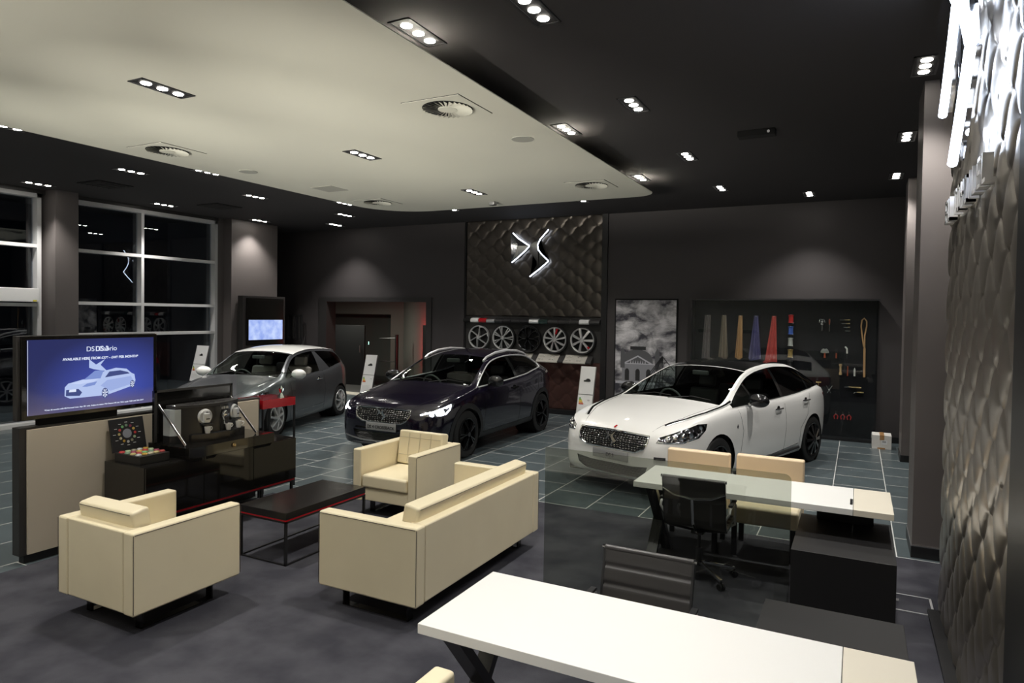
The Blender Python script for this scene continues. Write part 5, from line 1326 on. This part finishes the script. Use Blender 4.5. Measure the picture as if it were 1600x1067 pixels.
    for P in ([(-.50, .48), (-.10, .19), (-.03, .185), (-.47, -.15), (-.3, .15)], [(.40, .505), (.145, .20), (.165, .09), (.405, -.155), (-.01, -.47), (.14, -.24), (.135, -.15), (-.03, .06), (-.03, .185), (.14, .29)]):
        prism(b2, [(x*sc_, zc+(z-.02)*sc_) for x, z in P], h0.x+.004, h0.x+.016, 'x')
    obj('front_emblem', b2, 'chrome', gr, smooth=0)
    for P in S['intakes']:
        F = cut(bm, P, X, Y, lambda c, nn: c.x > n-.6, nmin=.12)
        if F: O('lower_intake', sep(bm, F, -.012), M['mesh'])
    a = math.radians(S['lamp_a'])
    for s in (1, -1):
        d = (math.cos(a), s*math.sin(a), 0); e = (-math.sin(a), s*math.cos(a), 0)
        F = cut(bm, S['lamp'], d, e, lambda c, nn: c.x > n-1.0 and c.y*s > .2, nmin=.1)
        lp = O('headlight', sep(bm, F, -.004), m_lamp(S.get('lamp_on', False)))
        D = Vector(d); E = Vector(e)
        for pl in S['drl']:
            L = []
            for q0, q1 in zip(pl, pl[1:]):
                for i in range(5):
                    q = (q0[0]+(q1[0]-q0[0])*i/5, q0[1]+(q1[1]-q0[1])*i/5); h_, nn = hit(E*q[0]+Z*q[1]+D*3, -D); L.append(h_+nn*.002)
            b2 = BM(); tube(b2, L, S.get('drl_r', .009), n=6); O('light_strip', b2, M['drl_on'] if S.get('lamp_on') else M['chrome'], lp)
        for q in S['beams']:
            h_, nn = hit(E*q[0]+Z*q[1]+D*3, -D); b2 = BM(); mt = TR(*(h_)) @ nn.to_track_quat('Z', 'Y').to_matrix().to_4x4()
            lathe(b2, [(0, .016), (.018, .012), (.03, .004), (.033, -.01)], n=18, mtx=mt); O('projector_lens', b2, M['drl_on'] if S.get('lamp_on') else M['chrome'], lp)
    # rear lamps
    for s in (1, -1):
        F = cut(bm, S['rlamp'], (0, s, 0), X, lambda c, nn: c.y*s > .3, nmin=.03)
        if F: O('tail_light', sep(bm, F, .003), M['taillight'])
    # gaps
    for nm, fn, pts in S['lines']:
        for s in (1, -1):
            f2 = (lambda p, q, s=s: pside(p, q, s)) if fn == 's' else (lambda p, q, s=s: ptop(p, q*s))
            b2 = BM(); tube(b2, line3(pts, f2, .002, -.0005), .0028, n=5); O(nm, b2, M['gap'])
    for mt_, r_, fn, pts in S.get('strips', []):
        for s in (1, -1):
            f2 = (lambda p, q, s=s: pside(p, q, s)) if fn == 's' else (lambda p, q, s=s: ptop(p, q*s))
            b2 = BM(); tube(b2, line3(pts, f2, r_, .002, sub=8), r_, n=8); O('trim_strip', b2, M[mt_])
    for x, z in S['handles']:
        for s in (1, -1):
            h_, nn = pside(x, z, s); b2 = BM(); tube(b2, [h_+Vector((.09, s*.004, 0)), h_+Vector((.075, s*.03, .004)), h_+Vector((-.075, s*.03, .008)), h_+Vector((-.09, s*.004, .006))], .012, n=8); hd = O('door_handle', b2, M[S.get('handle_mat', 'chrome')])
            b2 = BM(); cyl(b2, (0, 0, 0), .045, .003, axis='y', n=18, mtx=TR(h_.x-.0, h_.y-(.0 if s > 0 else .003), h_.z)); O('handle_recess', b2, paint, hd)
    # mirrors
    mx, mz = S['mirror']
    for s in (1, -1):
        h_, _ = pside(mx+.02, zbelt(mx)+.0, s)
        b2 = BM(); mt = TR(mx+.02, h_.y+s*.135, mz) @ RZ(-s*.15)
        bmesh.ops.create_uvsphere(b2, u_segments=24, v_segments=14, radius=1, matrix=mt @ Matrix.Diagonal((.095, .14, .088, 1)))
        for v in b2.verts:
            l = mt.inverted() @ v.co
            if l.x < -.03: v.co = mt @ Vector((-.03-(l.x+.03)*.1*-1, l.y, l.z))
        mr = O('door_mirror', b2, M[S['mirror_mat']], sm=60)
        b2 = BM(); tube(b2, [(mx+.02, h_.y-s*.02, mz-.07), (mx+.01, h_.y+s*.06, mz-.05)], .022, n=10); O('mirror_stalk', b2, M[S.get('stalk', 'chrome')], mr)
    # wheels
    for cx in (0, -wb):
        for s in (1, -1):
            wheel(t, Rt, S['rim_r'], .22, (cx, s*(w(cx)*.985+.004), Rt), s, S['rim_mat'], S['rim_kind'], S['rim_n'])
    # number plate
    pz = S['plate_z']; h_, _ = pfront(0, pz)
    b2 = BM(); box(b2, h_.x+.004, h_.x+.016, -.26, .26, pz-.055, pz+.055, .003); pl = O('number_plate', b2, M['plate'])
    text('plate_text', S['plate'], .060, 'ink', pl, TR(h_.x+.0175, 0, pz-.026) @ RZ(PI/2) @ RX(PI/2), .0012)
    # cabin
    sm_ = M[S['seat']]
    def seat(x, y, nm='front_seat', wd_=.25):
        b2 = BM(); box(b2, x-.25, x+.25, y-wd_, y+wd_, .42, .56, .05, 4); st = obj(nm, b2, sm_, t)
        b2 = BM(); box(b2, -.07, .07, -wd_, wd_, 0, .56, .055, 4, mtx=TR(x-.28, y, .50) @ RY(-.3)); obj('seat_back', b2, sm_, st)
        b2 = BM(); box(b2, -.05, .05, -.13, .13, .0, .18, .04, 4, mtx=TR(x-.46, y, 1.055) @ RY(-.15)); obj('headrest', b2, sm_, st)
    sxp = S['seat_x']
    seat(sxp, .37); seat(sxp, -.37); seat(sxp-.85, 0, 'rear_bench', .6)
    b2 = BM(); xd0, xd1 = wbs-.12, wbs-.62; zd = zt(wbs)-.11
    prism(b2, [(xd0, zd-.25), (xd0, zd), (xd1+.15, zd+.02), (xd1, zd-.06), (xd1+.05, zd-.25)], -.66, .66, 'y'); obj('dashboard', b2, S.get('dash', 'dash'), t)
    b2 = BM(); tube(b2, [Vector((xd1-.05+.06*math.sin(i/20*2*PI), -.37+.18*math.cos(i/20*2*PI), zd-.02+.17*math.sin(i/20*2*PI))) for i in range(20)], .014, n=8, closed=True); tube(b2, [(xd1-.05, -.54, zd-.02), (xd1-.03, -.37, zd-.03), (xd1-.05, -.2, zd-.02)], .02, n=6); obj('steering_wheel', b2, 'trim', t)
    b2 = BM(); xm = wt+.12; zm_ = zt(wt)-.09; box(b2, xm-.02, xm+.02, -.12, .12, zm_-.03, zm_+.03, .012); obj('rear_view_mirror', b2, 'trim', t)
    for nm, mt_, fn in S.get('extra', []):
        b2 = BM(); fn(b2, dict(zt=zt, zr=zr, wr=wr, ptop=ptop, pside=pside, pfront=pfront, line3=line3)); obj(nm, b2, mt_, t)
    O('body', bm, paint, sm=38)
    return t

def m_grille():
    if 'grille' in M: return M['grille']
    m = mat('grille_black_chrome_dots', (0.01, 0.01, 0.01), 0.2); nt = m.node_tree; b_ = nt.nodes['Principled BSDF']
    tc = nt.nodes.new('ShaderNodeTexCoord'); mp = nt.nodes.new('ShaderNodeMapping'); mp.inputs['Scale'].default_value = (0, 24, 40); nt.links.new(tc.outputs['Object'], mp.inputs[0])
    v = nt.nodes.new('ShaderNodeTexVoronoi'); v.inputs['Scale'].default_value = 1.0; v.inputs['Randomness'].default_value = 0.25; nt.links.new(mp.outputs[0], v.inputs['Vector'])
    cr = nt.nodes.new('ShaderNodeMapRange'); cr.inputs[1].default_value = 0.22; cr.inputs[2].default_value = 0.16; nt.links.new(v.outputs['Distance'], cr.inputs[0])
    mx = nt.nodes.new('ShaderNodeMix'); mx.data_type = 'RGBA'; mx.inputs[6].default_value = (0.008, 0.008, 0.008, 1); mx.inputs[7].default_value = (0.8, 0.8, 0.8, 1); nt.links.new(cr.outputs[0], mx.inputs[0])
    nt.links.new(mx.outputs[2], b_.inputs['Base Color']); nt.links.new(cr.outputs[0], b_.inputs['Metallic'])
    bp = nt.nodes.new('ShaderNodeBump'); bp.inputs['Distance'].default_value = 0.02; bp.invert = True; nt.links.new(v.outputs['Distance'], bp.inputs['Height']); nt.links.new(bp.outputs[0], b_.inputs['Normal'])
    M['grille'] = m; return m
def m_mesh():
    m = mat('intake_mesh', (0.01, 0.01, 0.01), 0.4); nt = m.node_tree; b_ = nt.nodes['Principled BSDF']
    tc = nt.nodes.new('ShaderNodeTexCoord'); wv = nt.nodes.new('ShaderNodeTexWave'); wv.bands_direction = 'Z'; wv.inputs['Scale'].default_value = 18; nt.links.new(tc.outputs['Object'], wv.inputs['Vector'])
    bp = nt.nodes.new('ShaderNodeBump'); bp.inputs['Distance'].default_value = 0.02; nt.links.new(wv.outputs[1], bp.inputs['Height']); nt.links.new(bp.outputs[0], b_.inputs['Normal']); return m
M['mesh'] = m_mesh()
def m_lamp(on):
    k = 'lamp_on' if on else 'lamp_off'
    if k in M: return M[k]
    m = mat('headlight_lit' if on else 'headlight_clear', (0.55, 0.56, 0.58), 0.12, metal=1.0, coat=1); nt = m.node_tree; b_ = nt.nodes['Principled BSDF']
    tc = nt.nodes.new('ShaderNodeTexCoord'); v = nt.nodes.new('ShaderNodeTexVoronoi'); v.inputs['Scale'].default_value = 13; nt.links.new(tc.outputs['Object'], v.inputs['Vector'])
    bp = nt.nodes.new('ShaderNodeBump'); bp.inputs['Distance'].default_value = 0.05; bp.inputs['Strength'].default_value = 0.9; nt.links.new(v.outputs['Distance'], bp.inputs['Height']); nt.links.new(bp.outputs[0], b_.inputs['Normal'])
    cr = nt.nodes.new('ShaderNodeValToRGB'); cr.color_ramp.elements[0].color = (0.85, 0.85, 0.87, 1); cr.color_ramp.elements[1].color = (0.2, 0.2, 0.22, 1); cr.color_ramp.elements[0].position = .2; cr.color_ramp.elements[1].position = .75
    nt.links.new(v.outputs['Distance'], cr.inputs[0]); nt.links.new(cr.outputs[0], b_.inputs['Base Color'])
    if on: b_.inputs['Emission Color'].default_value = (0.8, 0.87, 1, 1); b_.inputs['Emission Strength'].default_value = 0.03
    M[k] = m; return m
M['drl_on'] = mat('running_light', (0,0,0), emit=(0.85, 0.9, 1), es=7)
M['taillight'] = mat('tail_light_red', (0.35, 0.01, 0.02), 0.1, coat=1)

def sym(P): return P + [(-y, z) for y, z in P[::-1] if abs(y) > 1e-6]

# ---- white tall hatch (right)
n = .93
S5 = dict(label='white hatchback with black glass roof and black wheels in front of the display case', nose=n, tail=-3.58, wb=2.727, W=.925, clear=.17, R=.335, rim_r=.245, rim_mat='rimblack', rim_kind='five', rim_n=10,
    top=[(n, .62), (n-.03, .69), (n-.08, .745), (n-.16, .805), (.45, .915), (0, 1.005), (-.28, 1.05), (-.7, 1.235), (-1.18, 1.415), (-1.5, 1.475), (-1.95, 1.51), (-2.4, 1.49), (-2.8, 1.41), (-3.1, 1.29), (-3.32, 1.15), (-3.48, 1.03), (-3.58, .74)],
    belt=[(n, .57), (n-.08, .68), (n-.2, .785), (.4, .885), (0, .945), (-.4, .975), (-1.2, .995), (-2.2, 1.03), (-2.9, 1.075), (-3.25, 1.06), (-3.5, .95), (-3.58, .6)],
    wr=[(n, .40), (n-.1, .56), (.4, .68), (0, .735), (-.28, .765), (-1.18, .625), (-2, .60), (-2.8, .585), (-3.3, .56), (-3.58, .46)],
    dr=[(n, .01), (.4, .02), (-.28, .035), (-1.18, .05), (-2, .065), (-3, .06), (-3.58, .03)],
    ws=(-1.20, -.26), rw=(-3.10, -3.40), dlo=(-.40, -2.75), dlo_rear=[(-3.00, 1.20), (-3.12, 1.13), (-3.08, 1.10)],
    pillars=[('b', [(-.93, .95), (-.985, .95), (-.90, 1.45), (-.86, 1.45)]), ('b', [(-1.72, .95), (-1.80, .95), (-1.82, 1.6), (-1.76, 1.6)]), ('b', [(-2.58, .95), (-2.64, .95), (-2.78, 1.6), (-2.73, 1.6)])],
    priv=2, open_front=1, dlo_chrome=.006, dlo_mat='pblack', paint=M['pwhite'], roof=('pblack', .05, -2.9, -1.22),
    grille=sym([(.12, .735), (.50, .725), (.505, .66), (.47, .585), (.36, .535)]), intakes=[sym([(.30, .36), (.52, .385), (.49, .30), (.38, .235), (.1, .225)])],
    emb_z=.655, emb_s=.18, lamp_a=38, lamp=[(-.07, .665), (-.03, .73), (.20, .81), (.42, .865), (.54, .86), (.52, .79), (.43, .71), (.24, .675)], drl=[[(-.05, .675), (.22, .69), (.38, .72), (.49, .80)]], beams=[(.06, .72), (.15, .735), (.24, .755)],
    rlamp=[(-3.20, .98), (-3.56, .98), (-3.56, .80), (-3.38, .86)],
    lines=[('panel_gap', 's', [(-.50, .96), (-.56, .70), (-.50, .35), (-.55, .22)]), ('panel_gap', 's', [(-1.76, 1.0), (-1.78, .60), (-1.74, .24)]), ('panel_gap', 's', [(-2.62, 1.02), (-2.50, .72), (-2.28, .55), (-2.25, .24)]), ('panel_gap', 't', [(n-.13, .50), (.40, .64), (0, .70), (-.25, .735)])],
    strips=[('bright', .009, 't', [(.66, .605), (.42, .72), (.1, .785), (-.2, .80), (-.45, .805)]), ('pblack', .014, 't', [(.66, .575), (.42, .695), (.1, .762), (-.2, .78), (-.45, .785)]), ('chrome', .006, 's', [(-.75, .30), (-1.4, .29), (-2.2, .34)]), ('plastic', .022, 's', [(-.7, .265), (-1.4, .255), (-2.25, .28)])],
    handles=[(-1.55, .88), (-2.45, .93)], mirror=(-.82, 1.06), mirror_mat='rimblack', plate_z=.455, plate='DS 5', seat='seatblack', seat_x=-1.45,
    extra=[('hood_flash', 'red', lambda b, u: prism(b, [(.0, 0), (.05, .03), (.05, .0), (.0, -.03)], 0, .002, mtx=TR(*(u['ptop'](.80, 0)[0])) @ RY(.4) @ RZ(-.6))),
           ('fender_badge', 'ink', lambda b, u: prism(b, [(0, -.03), (.018, 0), (0, .03), (-.018, 0)], 0, .003, 'y', mtx=TR(*(u['pside'](-.42, .76, 1)[0])))),
           ('fog_slot', 'mesh', lambda b, u: tube(b, [u['pfront'](y, .50-.0*y)[0] for y in (.60, .66, .72)], .018, n=6))])
# ---- dark purple crossover (middle)
n = .88
S4 = dict(label='dark purple crossover hatchback with lit headlights and silver roof rails', nose=n, tail=-3.38, wb=2.612, W=.905, clear=.21, R=.345, rim_r=.24, rim_mat='rimblack', rim_kind='twin', rim_n=5, clad=True, gap=.035,
    top=[(n, .64), (n-.03, .71), (n-.08, .77), (n-.16, .82), (.42, .90), (0, .985), (-.30, 1.045), (-.7, 1.245), (-1.10, 1.42), (-1.4, 1.475), (-1.8, 1.50), (-2.3, 1.475), (-2.75, 1.37), (-3.0, 1.27), (-3.2, 1.10), (-3.33, .97), (-3.38, .70)],
    belt=[(n, .59), (n-.08, .70), (n-.2, .78), (.4, .86), (0, .925), (-.4, .975), (-1.2, 1.01), (-2.0, 1.06), (-2.6, 1.13), (-3.0, 1.10), (-3.3, .93), (-3.38, .6)],
    wr=[(n, .40), (n-.1, .55), (.4, .67), (0, .72), (-.30, .745), (-1.10, .61), (-1.9, .58), (-2.7, .56), (-3.1, .54), (-3.38, .44)],
    dr=[(n, .01), (.4, .02), (-.30, .035), (-1.1, .05), (-2, .06), (-3, .05), (-3.38, .03)],
    ws=(-1.12, -.28), rw=(-2.95, -3.24), dlo=(-.32, -2.45), dlo_rear=[(-2.62, 1.30), (-2.70, 1.22), (-2.66, 1.165)],
    pillars=[('b', [(-.80, .95), (-.84, .95), (-.84, 1.45), (-.80, 1.45)]), ('b', [(-1.62, .95), (-1.72, .95), (-1.70, 1.6), (-1.62, 1.6)])],
    priv=2, open_front=1, dlo_chrome=.011, dlo_mat='bright', paint=M['ppurple'],
    grille=sym([(.12, .76), (.46, .75), (.47, .69), (.43, .615), (.33, .565)]), intakes=[sym([(.25, .42), (.50, .44), (.47, .36), (.38, .29), (.1, .28)]), sym([(.10, .48), (.45, .485), (.47, .46), (.1, .455)])],
    emb_z=.68, emb_s=.18, lamp_a=38, lamp=[(-.03, .70), (.05, .745), (.26, .80), (.42, .835), (.48, .825), (.44, .76), (.36, .70), (.22, .675)], lamp_on=True, drl=[[(-.02, .705), (.2, .755), (.42, .815), (.40, .755), (.34, .705), (.22, .69)]], drl_r=.010, beams=[(.14, .71), (.22, .72), (.29, .735)],
    rlamp=[(-3.0, 1.02), (-3.36, 1.02), (-3.36, .84), (-3.15, .90)],
    lines=[('panel_gap', 's', [(-.48, .97), (-.52, .70), (-.48, .40), (-.5, .30)]), ('panel_gap', 's', [(-1.67, 1.03), (-1.70, .62), (-1.66, .32)]), ('panel_gap', 's', [(-2.50, 1.1), (-2.42, .80), (-2.2, .58), (-2.15, .32)]), ('panel_gap', 't', [(n-.13, .48), (.38, .62), (0, .68), (-.26, .71)])],
    handles=[(-1.5, .90)], handle_mat='ppurple', mirror=(-.70, 1.07), mirror_mat='rimblack', stalk='rimblack', plate_z=.50, plate='DS 4 CROSSBACK', seat='seatblack', seat_x=-1.38,
    extra=[('roof_rail', 'bright', lambda b, u: tube(b, [u['ptop'](x, .57-.005*abs(x+1.7))[0]+Vector((0, 0, z)) for x, z in ((-1.0, .0), (-1.1, .025), (-1.4, .04), (-1.8, .045), (-2.2, .04), (-2.45, .02), (-2.55, 0))], .021, n=8)),
           ('roof_rail', 'bright', lambda b, u: tube(b, [u['ptop'](x, -.57+.005*abs(x+1.7))[0]+Vector((0, 0, z)) for x, z in ((-1.0, .0), (-1.1, .025), (-1.4, .04), (-1.8, .045), (-2.2, .04), (-2.45, .02), (-2.55, 0))], .021, n=8)),
           ('front_skid_strip', 'satin', lambda b, u: tube(b, [u['pfront'](y, .295+.12*max(0, abs(y)-.3))[0]+Vector((.006, 0, 0)) for y in (-.66, -.5, -.3, 0, .3, .5, .66)], .012, n=6))])
# ---- grey hatch with white roof (left)
n = .79
S3 = dict(label='silver grey three door hatchback with white roof and white mirrors', nose=n, tail=-3.14, wb=2.46, W=.86, clear=.15, R=.305, rim_r=.225, rim_mat='rim', rim_kind='blade', rim_n=7,
    top=[(n, .58), (n-.03, .65), (n-.08, .70), (n-.16, .745), (.42, .83), (0, .93), (-.28, .985), (-.6, 1.17), (-.92, 1.345), (-1.15, 1.40), (-1.6, 1.44), (-2.1, 1.425), (-2.6, 1.375), (-2.8, 1.32), (-2.95, 1.08), (-3.08, .93), (-3.14, .65)],
    belt=[(n, .53), (n-.08, .64), (n-.2, .71), (.4, .79), (0, .86), (-.4, .905), (-1.2, .935), (-2.0, .98), (-2.6, 1.05), (-2.9, 1.00), (-3.08, .86), (-3.14, .55)],
    wr=[(n, .38), (n-.1, .52), (.4, .63), (0, .69), (-.28, .715), (-.92, .585), (-1.6, .565), (-2.4, .55), (-2.8, .53), (-3.14, .42)],
    dr=[(n, .01), (.4, .02), (-.28, .03), (-.92, .045), (-1.6, .055), (-2.7, .05), (-3.14, .03)],
    ws=(-.94, -.26), rw=(-2.83, -3.04), dlo=(-.30, -2.60), dlo_rear=[(-2.72, 1.20), (-2.74, 1.12)],
    pillars=[('b', [(-.62, .85), (-.66, .85), (-.60, 1.4), (-.57, 1.4)]), ('p', [(-1.60, .9), (-2.12, .9), (-1.78, 1.33), (-1.66, 1.33)])],
    priv=2, open_front=1, dlo_chrome=None, dlo_top=.045, paint=M['pgrey'], roof=('proofwhite', -.004, -2.84, -.955), roof_push=.010,
    grille=sym([(.12, .68), (.42, .67), (.43, .61), (.38, .54), (.30, .50)]), intakes=[sym([(.25, .36), (.48, .38), (.45, .30), (.36, .235), (.1, .225)])],
    emb_z=.60, emb_s=.16, lamp_a=40, lamp=[(-.03, .62), (.04, .66), (.22, .72), (.40, .775), (.48, .775), (.46, .71), (.36, .635), (.2, .605)], drl=[[(.0, .625), (.2, .625), (.34, .65), (.43, .715)]], beams=[(.12, .65), (.22, .67), (.31, .69)],
    rlamp=[(-2.86, .96), (-3.12, .93), (-3.12, .76), (-2.98, .80)],
    lines=[('panel_gap', 's', [(-.44, .90), (-.48, .64), (-.44, .34), (-.46, .20)]), ('panel_gap', 's', [(-1.72, .97), (-1.74, .55), (-1.70, .20)]), ('panel_gap', 't', [(n-.13, .44), (.38, .57), (0, .64), (-.25, .68)])],
    strips=[('chrome', .006, 's', [(-.62, .335), (-1.2, .335), (-1.68, .36)])],
    handles=[(-1.5, .83)], mirror=(-.58, 1.0), mirror_mat='proofwhite', plate_z=.44, plate='DS 3', seat='seatgrey', seat_x=-1.22,
    extra=[('aerial', 'ink', lambda b, u: tube(b, [u['ptop'](-2.45, 0)[0], u['ptop'](-2.45, 0)[0]+Vector((-.12, 0, .24))], .004, n=6))])
CARS = [(S3, (-9.47, 7.98, 0), math.radians(-73.3)), (S4, (-5.92, 8.40, 0), math.radians(-89.8)), (S5, (-2.29, 8.52, 0), math.radians(-108.8))]
for S_, L_, R__ in CARS: build_car(S_, L_, R__)
